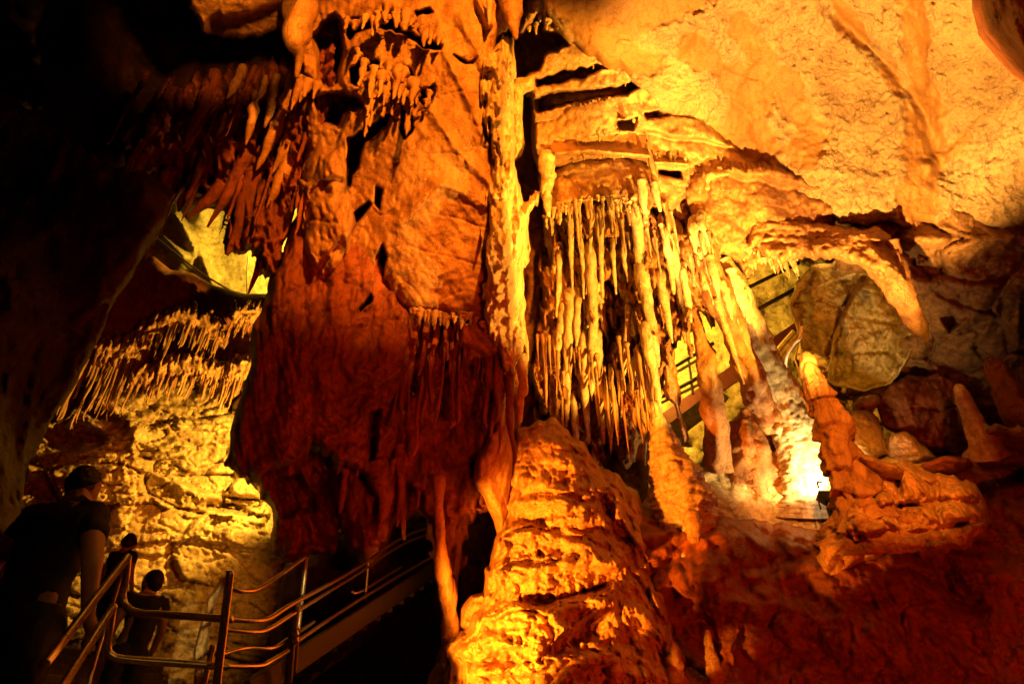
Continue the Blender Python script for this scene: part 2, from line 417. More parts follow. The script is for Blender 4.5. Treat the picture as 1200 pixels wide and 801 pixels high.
# ---- bright dome of the ceiling on the right
def dome_shade_mask(Pw, x, y):
    """high on the granular crust, low along the painted shadow bands"""
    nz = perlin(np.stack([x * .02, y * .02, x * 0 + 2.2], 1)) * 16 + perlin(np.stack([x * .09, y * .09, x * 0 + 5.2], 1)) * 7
    bare = np.zeros(len(x))  # bands and blobs of shadow put into the colour, smoother in relief
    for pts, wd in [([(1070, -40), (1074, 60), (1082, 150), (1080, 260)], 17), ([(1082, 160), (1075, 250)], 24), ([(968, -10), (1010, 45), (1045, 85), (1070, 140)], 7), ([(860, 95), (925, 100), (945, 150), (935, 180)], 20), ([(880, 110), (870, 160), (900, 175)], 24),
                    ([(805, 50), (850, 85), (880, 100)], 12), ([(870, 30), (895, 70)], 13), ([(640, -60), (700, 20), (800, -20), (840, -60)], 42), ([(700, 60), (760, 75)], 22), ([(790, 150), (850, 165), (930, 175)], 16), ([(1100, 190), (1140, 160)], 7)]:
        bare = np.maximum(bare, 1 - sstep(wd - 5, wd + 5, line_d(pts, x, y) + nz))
    return 1 - bare  # bare holds the painted shadow bands
def r_dome(Pw, x, y, s):
    st = dome_shade_mask(Pw, x, y)
    return .14 * fbm(Pw, (.6, .6, .6), 3) + .05 * st + (.008 + .034 * st) * fbm(Pw, (13, 13, 13), 4, .7) + .03 * st * popcorn(Pw, (16, 16, 16)) + .03 * fbm(Pw, (3, 3, 3), 3) + .03 * fbm(Pw, (1.5, 1.5, 5), 3)
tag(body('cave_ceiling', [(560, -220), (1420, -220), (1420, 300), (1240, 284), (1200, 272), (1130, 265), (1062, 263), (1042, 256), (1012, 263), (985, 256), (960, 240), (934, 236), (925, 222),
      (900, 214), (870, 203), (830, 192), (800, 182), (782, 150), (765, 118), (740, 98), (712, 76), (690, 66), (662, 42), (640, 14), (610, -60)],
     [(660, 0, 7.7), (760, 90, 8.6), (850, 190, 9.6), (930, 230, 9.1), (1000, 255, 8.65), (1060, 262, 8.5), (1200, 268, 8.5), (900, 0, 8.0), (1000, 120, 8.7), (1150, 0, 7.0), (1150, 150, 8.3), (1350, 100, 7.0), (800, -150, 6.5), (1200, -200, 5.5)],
     M['dome'], round_=(14, .35), relief=r_dome, mask=dome_shade_mask, res=1.7, jag=4, jf=.05,
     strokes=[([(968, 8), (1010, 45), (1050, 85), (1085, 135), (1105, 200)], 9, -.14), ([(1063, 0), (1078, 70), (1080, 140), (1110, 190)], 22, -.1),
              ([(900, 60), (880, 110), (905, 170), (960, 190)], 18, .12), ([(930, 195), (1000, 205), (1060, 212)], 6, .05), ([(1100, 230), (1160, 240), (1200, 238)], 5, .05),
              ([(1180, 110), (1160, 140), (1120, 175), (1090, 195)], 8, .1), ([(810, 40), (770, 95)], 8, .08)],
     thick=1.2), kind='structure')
# dark red rock hanging into the top right corner, nearer the camera
tag(body('cave_ceiling', [(1136, -160), (1139, 10), (1147, 42), (1163, 62), (1186, 88), (1212, 106), (1320, 130), (1400, 100), (1400, -160)],
     [(1140, 0, 4.9), (1210, 105, 4.6), (1300, 0, 3.9), (1380, -100, 3.2)], M['red'], round_=(70, .9), thick=1.6,
     relief=lambda Pw, x, y, s: .22 * fbm(Pw, (1.4, 1.4, 1.4), 4) + .04 * billow(Pw, (5, 5, 5), 3), res=3), kind='structure')
# wall of the right alcove below the dome
tag(body('cave_wall', [(985, 240), (1040, 228), (1420, 228), (1420, 700), (1100, 700), (960, 520), (930, 420), (960, 330)],
     [(1000, 300, 9.9), (1060, 275, 8.75), (1190, 275, 8.6), (1190, 228, 8.9), (1190, 500, 9.8), (1000, 500, 11.2), (1400, 400, 8.5)], M['brown'], round_=(16, .4),
     relief=lambda Pw, x, y, s: .16 * fbm(Pw, (.9, .9, .9), 4) + .05 * fbm(Pw, (5, 5, 5), 3) + .30 * blocks(Pw, (.9, .9, 1.2)) + .10 * blocks(Pw, (2.4, 2.4, 3)), res=2.2,
     dents=[([(1100, 372), (1118, 366), (1128, 380), (1112, 392)], .5, 6), ([(1070, 300), (1088, 300), (1086, 312), (1074, 312)], .3, 5)],
     strokes=[([(1060, 282), (1120, 280), (1210, 282)], 10, .22)], thick=1.0), kind='structure')
# sloping bank of dark red flowstone, bottom right
def r_bank(Pw, x, y, s):
    t, fr = tiers(Pw, 2.2, .8, 1.0, 2.0, .3)
    m = sstep(-.2, .3, fbm(Pw, (.9, .9, .9), 2, off=12))
    return (.30 * fbm(Pw, (1.0, 1.0, 1.3), 4) + .20 * popcorn(Pw, (1.7, 1.7, 1.9), 3) + .10 * t * m + .10 * popcorn(Pw, (3.6, 3.6, 3.6), 1) + .09 * flutes_(Pw, 4.5) * m
            + .05 * popcorn(Pw, (8, 8, 8)) * (1 - m) + .022 * popcorn(Pw, (18, 18, 18)))
def flutes_(Pw, f): return billow(Pw, (f, f, f * .16), 3, .55)
tag(body('cave_floor', [(640, 900), (660, 720), (690, 640), (700, 585), (740, 596), (780, 600), (830, 604), (900, 610), (960, 622), (1010, 622), (1090, 600), (1160, 572), (1260, 545), (1420, 540), (1420, 960), (640, 960)],
     [(720, 600, 7.9), (960, 640, 7.4), (1200, 580, 8.0), (900, 800, 6.5), (1200, 800, 6.3), (680, 800, 6.7), (1400, 700, 6.8)], M['red'], round_=(30, .5), relief=r_bank, res=2.2, thick=1.4, jag=3), kind='structure')
# ledge of ground round the floodlight
tag(body('cave_floor', [(745, 600), (775, 560), (830, 545), (870, 535), (930, 540), (990, 550), (1060, 520), (1110, 530), (1200, 530), (1200, 660), (960, 660), (830, 640), (760, 640)],
     [(780, 600, 8.2), (870, 550, 8.9), (960, 560, 8.6), (960, 640, 7.9), (1190, 560, 8.8), (1060, 530, 9.2)], M['yellow'], round_=(22, .35),
     relief=lambda Pw, x, y, s: .10 * fbm(Pw, (1.6, 1.6, 1.6), 3) + .07 * popcorn(Pw, (5, 5, 7)) + .03 * billow(Pw, (9, 9, 9), 2), res=2.2), kind='structure')
# far wall of the passage behind the columns
tag(body('cave_wall', [(690, 230), (1000, 230), (1010, 520), (690, 600)], [(700, 300, 13.8), (980, 300, 13.4), (850, 550, 13.6)], M['yellow'],
     relief=lambda Pw, x, y, s: .25 * fbm(Pw, (.6, .6, .6), 4) + .16 * blocks(Pw, (.9, .9, 2)) + .04 * fbm(Pw, (5, 5, 5), 3), res=4), kind='structure')
# ---- chamber seen through the opening on the left
tag(body('cave_wall', [(130, 170), (400, 170), (400, 420), (100, 420)], [(150, 200, 17.5), (350, 200, 17.2), (250, 400, 17)], M['yellow'],
     relief=lambda Pw, x, y, s: .5 * fbm(Pw, (.6, .6, .6), 4) * sstep(260, 225, x) + .06 * fbm(Pw, (2, 2, 2), 3), res=2.5,
     strokes=[([(205, 250), (232, 290), (248, 330)], 5, .5), ([(190, 275), (215, 300)], 4, .4)]), kind='structure')
def r_far(Pw, x, y, s):
    lo = sstep(575, 640, y)
    return (.55 * blocks(Pw, (.6, .6, 1.4), 3.0) + .34 * blocks(Pw, (1.3, 1.3, 3.0), 8.0) + .12 * blocks(Pw, (3.5, 3.5, 7), 5.0) + .05 * fbm(Pw, (5, 5, 5), 3)) * (1 - .6 * lo) + .2 * fbm(Pw, (.5, .5, .5), 3)
tag(body('cave_wall', [(-60, 640), (14, 575), (28, 535), (45, 505), (62, 494), (100, 468), (116, 452), (145, 444), (165, 440), (200, 425), (280, 420), (330, 430), (345, 560), (350, 700), (350, 900), (40, 900)],
     [(60, 500, 13.0), (280, 440, 13.6), (280, 560, 12.4), (60, 620, 11.5), (200, 640, 11.4), (200, 800, 10.4), (320, 700, 11.6)], M['yellow'], round_=(16, .3), relief=r_far, res=1.7, jag=2,
     strokes=[([(150, 545), (195, 560), (240, 585)], 7, .22), ([(120, 470), (160, 500), (155, 520)], 9, .3), ([(60, 510), (85, 520), (110, 515)], 9, -.5), ([(95, 508), (120, 514)], 6, -.5),
              ([(105, 478), (138, 492)], 6, -.45), ([(245, 590), (285, 598)], 5, -.5), ([(265, 585), (300, 590)], 6, -.5)]), kind='structure')
tag(body('cave_wall', [(120, 350), (150, 305), (180, 300), (200, 316), (226, 320), (250, 334), (286, 344), (345, 344), (345, 470), (90, 500), (50, 500), (90, 430)],
     [(140, 330, 14.4), (300, 350, 14.2), (200, 440, 14.1), (80, 480, 13.8)], M['red'], round_=(14, .3), relief=r_wall(.15, .8, .04), res=3), kind='structure')
# ================================================================== FORMATIONS
def flutes(Pw, f=4.0, vz=.12, off=0.0): return billow(Pw, (f, f, f * vz), 3, .55, off)
# ---- hanging block top left
body_ = body('hanging_boulder', [(214, -120), (221, 8), (231, 21), (237, 36), (246, 40), (262, 44), (285, 46), (312, 42), (338, 32), (356, 6), (362, -120)],
     [(230, 0, 6.4), (300, -40, 6.0), (350, -20, 6.3)], M['lime'], round_=(8, .25),
     relief=lambda Pw, x, y, s: .08 * fbm(Pw, (2, 2, 2), 3) + .05 * billow(Pw, (7, 7, 2), 2) + .03 * fbm(Pw, (9, 9, 9), 3), res=1.7, jag=1.5,
     dents=[([(240, 22), (258, 8), (264, 17), (290, 12), (318, 0), (345, -16), (372, -40), (372, 70), (236, 70)], 1.0, 14, 1.5)])
tag(body_, 'orange-lit block hanging from the dark roof at the top left, black beneath', 'hanging rock')

# ---- comb of leaning stalactites over the left opening
cb = thing('stalactite_cluster', P(285, 300, 8.4), 'dense comb of dark red stalactites over the yellow opening, orange at its right edge', 'stalactites')
body('root_rock', [(140, 160), (178, 118), (215, 90), (250, 82), (290, 76), (345, 62), (392, 50), (395, 120), (372, 190), (350, 235), (332, 300), (318, 330), (306, 322), (300, 296), (290, 300),
      (275, 299), (262, 292), (258, 276), (262, 250), (246, 240), (226, 236), (205, 228), (170, 205)],
     [(180, 130, 9.0), (380, 80, 8.1), (300, 290, 8.2), (200, 220, 9.0)], M['red'], round_=(16, .3),
     relief=lambda Pw, x, y, s:   .55 * flutes(Pw, 2.4, .08) + .26 * flutes(Pw, 5, .1, 4) + .06 * fbm(Pw, (6, 6, 6), 3), res=1.8, jag=8, jf=.12, parent=cb)
rnd = random.Random(5)
for k in range(26):
    x = rnd.uniform(165, 375); y = rnd.uniform(90, 235) - (x - 165) * .16
    y = min(y, 236)
    drip('stalactite', P(x, y, 8.05 + (375 - x) * .0035 + rnd.uniform(-.25, .1)), rnd.uniform(.4, 1.3), rnd.uniform(.02, .06), M['red'], cb, seed=rnd.random() * 50, n=20, seg=9, bend=.008)
for (x, y, x2, y2, r) in [(262, 215, 219, 256, 7), (290, 180, 243, 266, 7), (300, 205, 266, 299, 12), (325, 240, 291, 344, 7), (338, 215, 314, 300, 8), (345, 200, 320, 290, 9)]:
    tube('stalactite', [P(x, y, 8.1), P((x + x2) / 2 + 3, (y + y2) / 2, 8.05), P(x2, y2, 8.0)], [r * .011, r * .009, .012], M['red'], cb, n=18, seg=10, lump=.3, ls=6, seed=x)
for (x, y, x2, y2, r) in [(285, 78, 266, 116, 6), (312, 90, 300, 120, 4), (300, 108, 288, 170, 6), (325, 88, 310, 150, 6), (345, 80, 322, 150, 6), (362, 95, 340, 175, 6), (335, 120, 300, 200, 7), (352, 130, 318, 205, 7), (370, 120, 350, 175, 6), (345, 170, 312, 245, 8)]:
    tube('stalactite', [P(x, y, 7.95), P((x + x2) / 2 + 2, (y + y2) / 2, 7.85), P(x2, y2, 7.85)], [r * .007, r * .010, .012], M['lime'], cb, n=18, seg=10, lump=.4, ls=7, seed=x)

# ---- the great orange shield of drapery, left of centre
def r_shield(Pw, x, y, s):
    up = sstep(230, 90, y) * sstep(560, 440, x)
    dia = fbm(Pw @ np.array([[.8, 0, .6], [0, 1, 0], [-.6, 0, .8]]), (1.0, 1.0, 4.5), 4)
    return .13 * fbm(Pw, (.7, .7, .4), 2) + .08 * up * fbm(Pw, (3, 3, 2.2), 3) + .014 * fbm(Pw, (5, 5, 5), 4) + .022 * dia + .05 * up * flutes(Pw, 6, .15)
sh = thing('drapery_shield', P(520, 380, 7.4), 'broad orange shield of drapery with holes in its upper left and a ragged lower rim', 'drapery')
body('shield', [(343, -120), (610, -120), (606, 0), (599, 30), (588, 42), (580, 58), (576, 95), (580, 150), (584, 230), (590, 300), (590, 392), (575, 388), (560, 384), (548, 374), (540, 384), (530, 377), (515, 370), (505, 377),
      (493, 369), (480, 372), (462, 352), (446, 330), (428, 345), (400, 335), (376, 322), (352, 300), (348, 250), (352, 205), (358, 170), (352, 120), (356, 95), (345, 78), (338, 52), (342, 20)],
     [(350, 0, 7.7), (600, 0, 7.3), (345, 60, 7.6), (360, 250, 7.6), (470, 300, 7.05), (540, 250, 7.0), (480, 100, 7.2), (585, 350, 7.2), (400, 330, 7.5)], M['lime'], round_=(18, .4), relief=r_shield, res=1.6, jag=3, jf=.12,
     dents=[([(412, 18), (455, 22), (462, 38), (440, 36), (418, 40), (410, 55), (402, 40)], 1.0, 7, 1.5), ([(446, 8), (480, 12), (478, 34), (500, 44), (520, 52), (520, 62), (495, 58), (470, 42), (452, 36)], 1.1, 7, 1.5),
            ([(478, 14), (505, 8), (512, 16), (490, 20), (482, 30)], .7, 5, 1), ([(362, 40), (392, 10), (404, 22), (408, 60), (398, 100), (385, 108), (372, 95), (368, 62)], .9, 10, 1.5),
            ([(420, 70), (448, 70), (446, 82), (428, 84), (422, 104), (408, 100), (408, 80)], .9, 6, 1.5), ([(366, 112), (395, 104), (425, 112), (432, 128), (405, 136), (398, 152), (370, 146)], 1.0, 9, 1.5),
            ([(404, 160), (440, 144), (452, 120), (464, 128), (454, 148), (430, 170), (418, 205), (408, 220), (404, 195)], 1.1, 6, 2), ([(470, 128), (486, 132), (486, 150), (474, 164), (468, 150)], 1.0, 5, 2),
            ([(476, 76), (486, 84), (492, 108), (512, 92), (508, 120), (500, 130), (480, 118), (472, 100)], 1.0, 6, 2), ([(404, 258), (432, 232), (438, 238), (415, 268), (400, 284)], .8, 4, 1), ([(440, 215), (450, 222), (446, 248), (438, 240)], .8, 4, 1),
            ([(520, 56), (548, 72), (562, 64), (556, 78), (540, 74)], .35, 4, 1), ([(448, 285), (456, 300), (444, 350), (432, 345), (440, 300)], .9, 5, 1)],
     strokes=[([(560, 0), (574, 28)], 4, .16), ([(540, 20), (560, 60), (575, 100)], 6, .08), ([(520, 60), (545, 110), (572, 170)], 5, .07), ([(498, 120), (540, 180), (580, 220)], 5, .06), ([(470, 260), (520, 215), (570, 240)], 9, .08)], parent=sh)
fringe(sh, [(405, 24, 7.1), (455, 22, 7.1)], 7, (.08, .3), (.025, .04), M['lime'], 3)
fringe(sh, [(420, 72, 7.05), (470, 88, 7.0), (480, 120, 7.0)], 13, (.15, .5), (.03, .05), M['lime'], 4, jitter=(8, 14, .1))
fringe(sh, [(425, 128, 7.0), (455, 120, 7.0), (505, 118, 7.05)], 16, (.1, .42), (.025, .05), M['lime'], 5, jitter=(4, 8, .1))
fringe(sh, [(448, 8, 7.1), (520, 45, 7.0)], 9, (.1, .35), (.03, .05), M['lime'], 6)
fringe(sh, [(480, 366, 7.15), (510, 368, 7.1), (548, 372, 7.1), (590, 388, 7.1)], 26, (.05, .22), (.02, .04), M['lime'], 7, jitter=(2, 3, .06))
fringe(sh, [(352, 95, 7.5), (372, 108, 7.4)], 4, (.2, .5), (.03, .05), M['lime'], 8)
ptube('knob', [(352, -10, 7.3, 16), (352, 20, 7.15, 19), (346, 48, 7.1, 15), (350, 66, 7.15, 6), (347, 92, 7.2, 2)], M['lime'], sh, n=30, seg=20, lump=.25, ls=3)

# ---- folded bell-shaped column hanging left of the shield
t = body('flowstone_bell', [(372, 178), (392, 172), (405, 180), (408, 205), (410, 225), (418, 262), (412, 300), (395, 330), (372, 332), (352, 300), (350, 255), (352, 212), (362, 208)],
     [(380, 180, 7.3), (380, 300, 7.2), (350, 250, 7.4)], M['lime'], round_=(22, .5),
     relief=lambda Pw, x, y, s: .16 * tiers(Pw, 1.9, .3, .8, .3)[0] + .12 * flutes(Pw, 4, .12) + .03 * fbm(Pw, (7, 7, 7), 3), res=1.6, jag=2)
tag(t, 'folded bell of flowstone hanging left of the orange shield', 'flowstone')

# ---- huge dark red curtain below it
def r_curtain(Pw, x, y, s):
    return .32 * fbm(Pw, (.9, .9, .5), 3) + .26 * flutes(Pw, 1.9, .1) + .13 * flutes(Pw, 5, .12, 3) + .04 * flutes(Pw, 12, .15, 5) + .05 * fbm(Pw, (5, 5, 4), 3)
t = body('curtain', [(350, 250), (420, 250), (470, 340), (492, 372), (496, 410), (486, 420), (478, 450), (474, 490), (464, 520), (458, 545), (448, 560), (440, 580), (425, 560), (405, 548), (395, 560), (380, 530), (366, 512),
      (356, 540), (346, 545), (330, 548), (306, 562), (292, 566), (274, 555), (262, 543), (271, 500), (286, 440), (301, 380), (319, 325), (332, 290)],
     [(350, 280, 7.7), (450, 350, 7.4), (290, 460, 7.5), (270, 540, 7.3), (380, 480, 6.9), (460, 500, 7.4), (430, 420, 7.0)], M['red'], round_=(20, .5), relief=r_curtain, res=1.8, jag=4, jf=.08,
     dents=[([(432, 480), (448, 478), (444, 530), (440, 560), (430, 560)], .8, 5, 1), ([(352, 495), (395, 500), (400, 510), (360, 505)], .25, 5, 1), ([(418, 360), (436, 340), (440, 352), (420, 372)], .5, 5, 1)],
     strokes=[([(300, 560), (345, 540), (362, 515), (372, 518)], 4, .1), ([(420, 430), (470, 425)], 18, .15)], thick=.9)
tag(t, 'huge dark red curtain of stone hanging beside the yellow opening', 'drapery')
lc = thing('lower_curtain', P(440, 665, 8.0), 'dim red curtains hanging low over the stair rails, ending in points', 'drapery')
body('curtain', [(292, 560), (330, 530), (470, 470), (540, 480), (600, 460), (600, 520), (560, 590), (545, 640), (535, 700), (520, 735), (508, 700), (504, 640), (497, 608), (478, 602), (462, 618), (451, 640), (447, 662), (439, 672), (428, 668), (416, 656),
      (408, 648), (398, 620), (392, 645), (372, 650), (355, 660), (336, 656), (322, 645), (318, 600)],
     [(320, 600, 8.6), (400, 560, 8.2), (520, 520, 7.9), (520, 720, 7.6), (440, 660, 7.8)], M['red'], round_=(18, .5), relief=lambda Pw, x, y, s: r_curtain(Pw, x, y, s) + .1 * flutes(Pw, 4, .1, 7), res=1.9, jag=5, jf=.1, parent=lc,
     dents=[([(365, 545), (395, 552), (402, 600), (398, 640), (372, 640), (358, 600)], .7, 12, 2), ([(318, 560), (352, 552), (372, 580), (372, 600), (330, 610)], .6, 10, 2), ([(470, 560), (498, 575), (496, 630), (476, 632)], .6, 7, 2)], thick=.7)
fringe(lc, [(400, 560, 7.7), (450, 540, 7.6), (540, 560, 7.6)], 8, (.25, .6), (.02, .045), M['red'], 21, jitter=(4, 25, .15))
ptube('stalactite', [(470, 520, 7.6, 8), (471, 580, 7.5, 5), (473, 620, 7.5, 3), (474, 632, 7.5, 1.5)], M['red'], lc, lump=.3, ls=8)
ptube('stalactite', [(440, 540, 7.4, 14), (452, 580, 7.3, 9), (447, 612, 7.3, 3)], M['red'], lc, lump=.3, ls=5)

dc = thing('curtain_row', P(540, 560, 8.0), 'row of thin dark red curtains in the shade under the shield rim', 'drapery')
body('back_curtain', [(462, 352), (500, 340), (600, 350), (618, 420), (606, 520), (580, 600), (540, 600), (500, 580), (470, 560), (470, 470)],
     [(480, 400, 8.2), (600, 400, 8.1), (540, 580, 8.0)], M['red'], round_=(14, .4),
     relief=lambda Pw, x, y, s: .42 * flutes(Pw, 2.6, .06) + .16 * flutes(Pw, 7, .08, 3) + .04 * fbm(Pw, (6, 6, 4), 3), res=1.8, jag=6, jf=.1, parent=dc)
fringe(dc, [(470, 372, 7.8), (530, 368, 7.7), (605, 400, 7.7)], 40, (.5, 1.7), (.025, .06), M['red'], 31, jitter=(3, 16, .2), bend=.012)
rim = body('drapery', [(535, 374), (560, 378), (580, 384), (596, 400), (606, 425), (596, 432), (586, 420), (574, 428), (566, 424), (552, 430), (540, 424), (536, 405)],
     [(540, 400, 7.4), (600, 410, 7.2)], M['lime'], round_=(10, .25), relief=lambda Pw, x, y, s: .05 * fbm(Pw, (4, 4, 4), 3) + .08 * flutes(Pw, 5, .2), res=1.6, jag=4, jf=.16)
tag(rim, 'small ragged rim of orange stone tucked under the lower right of the shield', 'drapery')

# ---- bright vertical blade between shield and cascade
bl = thing('drapery', P(600, 440, 6.9), 'tall pale yellow blade of drapery dividing the shield from the cascade', 'drapery')
def r_blade(Pw, x, y, s): return .16 * fbm(Pw, (2.5, 2.5, 1.2), 4) + .10 * flutes(Pw, 6, .2) + .05 * popcorn(Pw, (9, 9, 6)) + .04 * fbm(Pw, (9, 9, 6), 3)
body('blade', [(576, 60), (590, 44), (600, 50), (606, 72), (600, 100), (603, 150), (606, 200), (612, 244), (628, 225), (640, 204), (646, 214), (634, 232), (624, 252), (619, 300), (614, 360), (618, 400), (616, 420), (606, 428), (600, 442), (592, 430),
      (582, 402), (572, 388), (567, 330), (570, 250), (575, 200), (570, 150), (566, 100), (564, 70)],
     [(588, 60, 7.15), (595, 200, 7.0), (600, 300, 6.85), (598, 420, 6.95), (640, 210, 7.4)], M['pale'], round_=(16, .45), relief=r_blade, res=1.4, jag=4.5, jf=.12, grit=.04,
     strokes=[([(590, 50), (584, 100), (588, 200), (594, 300), (600, 430)], 5, .12), ([(606, 250), (603, 330), (606, 420)], 4, .07)], thick=.9, parent=bl)
ptube('stalactite', [(640, 178, 7.6, 8), (642, 205, 7.5, 8), (641, 230, 7.5, 5), (643, 254, 7.5, 2)], M['pale'], bl, n=30, lump=.45, ls=6, knob=.4)
ptube('stalactite', [(573, -10, 7.1, 4), (574, 20, 7.05, 3), (573, 30, 7.05, 1.2)], M['pale'], bl, n=14)
ptube('stalactite', [(600, -30, 7.2, 16), (600, 10, 7.1, 12), (603, 35, 7.1, 6), (605, 46, 7.1, 2)], M['lime'], bl, n=24, lump=.3, ls=5)
ptube('stalactite', [(612, 415, 7.2, 6), (612, 450, 7.1, 5), (610, 474, 7.1, 4), (610, 495, 7.1, 1.5)], M['pale'], bl, n=24, lump=.4, ls=7, knob=.4)
pl = body('drapery_column', [(556, 545), (570, 510), (580, 470), (592, 455), (602, 475), (603, 560), (598, 610), (590, 645), (584, 650), (578, 610), (566, 580), (554, 565)],
     [(580, 480, 7.2), (580, 640, 7.0)], M['flow'], round_=(16, .5), relief=lambda Pw, x, y, s: .10 * flutes(Pw, 4, .1) + .05 * fbm(Pw, (4, 4, 2), 3), res=1.6, jag=2.5, thick=.6,
     dents=[([(570, 480), (580, 478), (582, 505), (574, 512)], .6, 4, 1)])
tag(pl, 'narrow orange drapery running down onto the left shoulder of the lit mound', 'drapery')
lump_ = body('wall_patch', [(598, 92), (612, 90), (626, 88), (625, 104), (614, 112), (612, 140), (616, 168), (610, 184), (600, 190), (598, 140)], [(610, 130, 7.7)], M['yellow'], round_=(8, .25),
     relief=lambda Pw, x, y, s: .07 * fbm(Pw, (6, 6, 6), 3) + .03 * popcorn(Pw, (12, 12, 12)), res=1.5, jag=1.5)
tag(lump_, 'greenish yellow knobbly crust beside the pale blade, below the dark hole', 'flowstone')

# ---- ledges above the cascade
def r_ledge(Pw, x, y, s):
    t, fr = tiers(Pw, 1.35, .35, .7, .2)
    return .30 * t + .12 * fbm(Pw, (1.2, 1.2, 3), 3) + .05 * flutes(Pw, 5, .3) + .03 * fbm(Pw, (8, 8, 8), 3)
lg = thing('ledge_wall', P(730, 250, 9.2), 'layered brown ledges with dark slots and small drips above the cascade', 'rock ledges')
body('ledges', [(606, 30), (632, -30), (680, 20), (716, 60), (760, 84), (800, 110), (850, 160), (900, 200), (935, 225), (930, 262), (890, 270), (850, 262), (820, 285), (800, 270), (770, 250), (745, 240), (700, 238), (650, 240), (636, 232), (624, 180), (616, 100)],
     [(640, 20, 8.7), (700, 100, 8.9), (640, 200, 9.2), (760, 230, 9.2), (800, 150, 9.3), (920, 230, 9.6)], M['lime'], round_=(12, .4), relief=r_ledge, res=1.6, jag=2.5, parent=lg,
     dents=[([(604, 44), (625, 20), (640, 8), (640, 34), (665, 38), (668, 54), (640, 66), (634, 84), (610, 92)], 1.3, 6, 1.5), ([(626, 92), (655, 82), (700, 74), (714, 78), (690, 92), (650, 100), (628, 104)], .8, 6, 1.5),
            ([(640, 108), (664, 104), (690, 103), (736, 97), (750, 86), (772, 92), (735, 113), (690, 120), (650, 128), (626, 136), (624, 116)], .8, 6, 1.5), ([(612, 112), (626, 108), (624, 165), (634, 205), (612, 240), (606, 200), (618, 170)], 1.4, 6, 1),
            ([(645, 196), (668, 188), (700, 183), (738, 183), (770, 192), (768, 235), (700, 236), (650, 236)], .45, 5, 1), ([(752, 132), (790, 126), (830, 136), (830, 142), (790, 136), (758, 142)], .4, 4, 1), ([(720, 140), (748, 136), (745, 156), (722, 154)], .5, 4, 1),
            ([(768, 196), (800, 200), (802, 212), (770, 206)], .6, 4, 1), ([(905, 222), (932, 232), (925, 262), (910, 250)], .5, 5, 2)],
     strokes=[([(650, 180), (690, 176), (760, 182)], 4, .22), ([(768, 190), (805, 192)], 3, .2), ([(830, 205), (880, 200)], 5, .2)], thick=.8)
fringe(lg, [(620, 30, 8.2), (645, 20, 8.2), (668, 30, 8.2)], 9, (.06, .3), (.018, .03), M['pale'], 41)
fringe(lg, [(690, 78, 8.8), (740, 85, 8.9), (775, 100, 9.0)], 12, (.06, .3), (.015, .03), M['pale'], 42, jitter=(4, 8, .1))
fringe(lg, [(640, 160, 9.0), (700, 150, 8.95), (760, 140, 9.0)], 12, (.08, .38), (.015, .03), M['pale'], 43, jitter=(4, 10, .1))
fringe(lg, [(645, 178, 8.92), (700, 176, 8.9), (770, 182, 8.95), (805, 188, 9.05)], 18, (.06, .25), (.015, .03), M['pale'], 44, jitter=(3, 2, .08))
ptube('stalactite', [(750, 118, 8.9, 1.5), (753, 135, 8.9, 2.2), (755, 150, 8.9, 1.2)], M['pale'], lg, n=20, lump=.4, ls=12)
ptube('stalactite', [(758, 165, 8.9, 2), (764, 192, 8.75, 3), (769, 218, 8.7, 4), (774, 246, 8.65, 1.2)], M['lime'], lg, n=30, lump=.4, ls=10)

# ---- overhanging block with drips, then the cascade of stalactites
oh = thing('overhang_block', P(720, 250, 8.8), 'smooth brown overhanging block with pale drips along its lower edge', 'rock ledge')
body('block', [(646, 200), (664, 190), (700, 186), (740, 184), (766, 194), (770, 225), (764, 250), (754, 262), (745, 240), (728, 236), (712, 234), (690, 236), (668, 242), (652, 256), (644, 240)],
     [(660, 200, 9.1), (760, 200, 9.0), (700, 236, 8.7)], M['lime'], round_=(10, .3), relief=lambda Pw, x, y, s: .06 * fbm(Pw, (1.5, 1.5, 4), 4) + .02 * fbm(Pw, (9, 9, 9), 3), res=1.6, jag=2, parent=oh)
fringe(oh, [(648, 244, 8.6), (690, 234, 8.5), (735, 236, 8.5), (760, 250, 8.5)], 26, (.06, .34), (.018, .035), M['pale'], 51, jitter=(2, 4, .08))
for a in [(752, 212, 757, 262, 6, .2), (766, 215, 774, 248, 5, .2)]:
    ptube('stalactite', [(a[0], a[1], 8.6, a[4]), ((a[0] + a[2]) / 2, (a[1] + a[3]) / 2, 8.5, a[4] * .8), (a[2], a[3], 8.5, 1.5)], M['pale'], oh, n=20, lump=.25, ls=8)

def r_casc(Pw, x, y, s):
    return .50 * flutes(Pw, 2.3, .07) + .26 * flutes(Pw, 6, .09, 2) + .08 * flutes(Pw, 14, .12, 6) + .16 * fbm(Pw, (2.2, 2.2, 1.6), 3) + .05 * popcorn(Pw, (10, 10, 6))
cs = thing('cascade', P(700, 540, 8.9), 'frozen cascade of pale yellow stalactites and flutes, brightest mass right of centre', 'stalactites')
body('flute_wall', [(640, 240), (700, 232), (765, 240), (800, 262), (828, 270), (846, 300), (850, 345), (838, 380), (826, 372), (812, 382), (800, 392), (792, 402), (788, 420), (781, 440), (776, 468), (768, 488), (762, 480), (752, 520), (740, 545), (720, 540), (700, 556), (690, 530), (676, 545),
      (660, 530), (650, 520), (640, 490), (630, 500), (622, 440), (630, 380), (634, 300)],
     [(640, 300, 9.7), (640, 480, 9.4), (700, 300, 9.35), (720, 520, 9.25), (760, 350, 9.0), (830, 300, 9.0), (790, 480, 9.0)], M['tan'], round_=(14, .5), relief=r_casc, res=1.5, jag=7, jf=.12, parent=cs,  # darker stone colour paints the shade in gaps between the folds
     dents=[([(698, 330), (716, 325), (748, 355), (752, 400), (745, 440), (728, 470), (722, 530), (706, 540), (698, 440)], .5, 6, 2)], thick=.8)
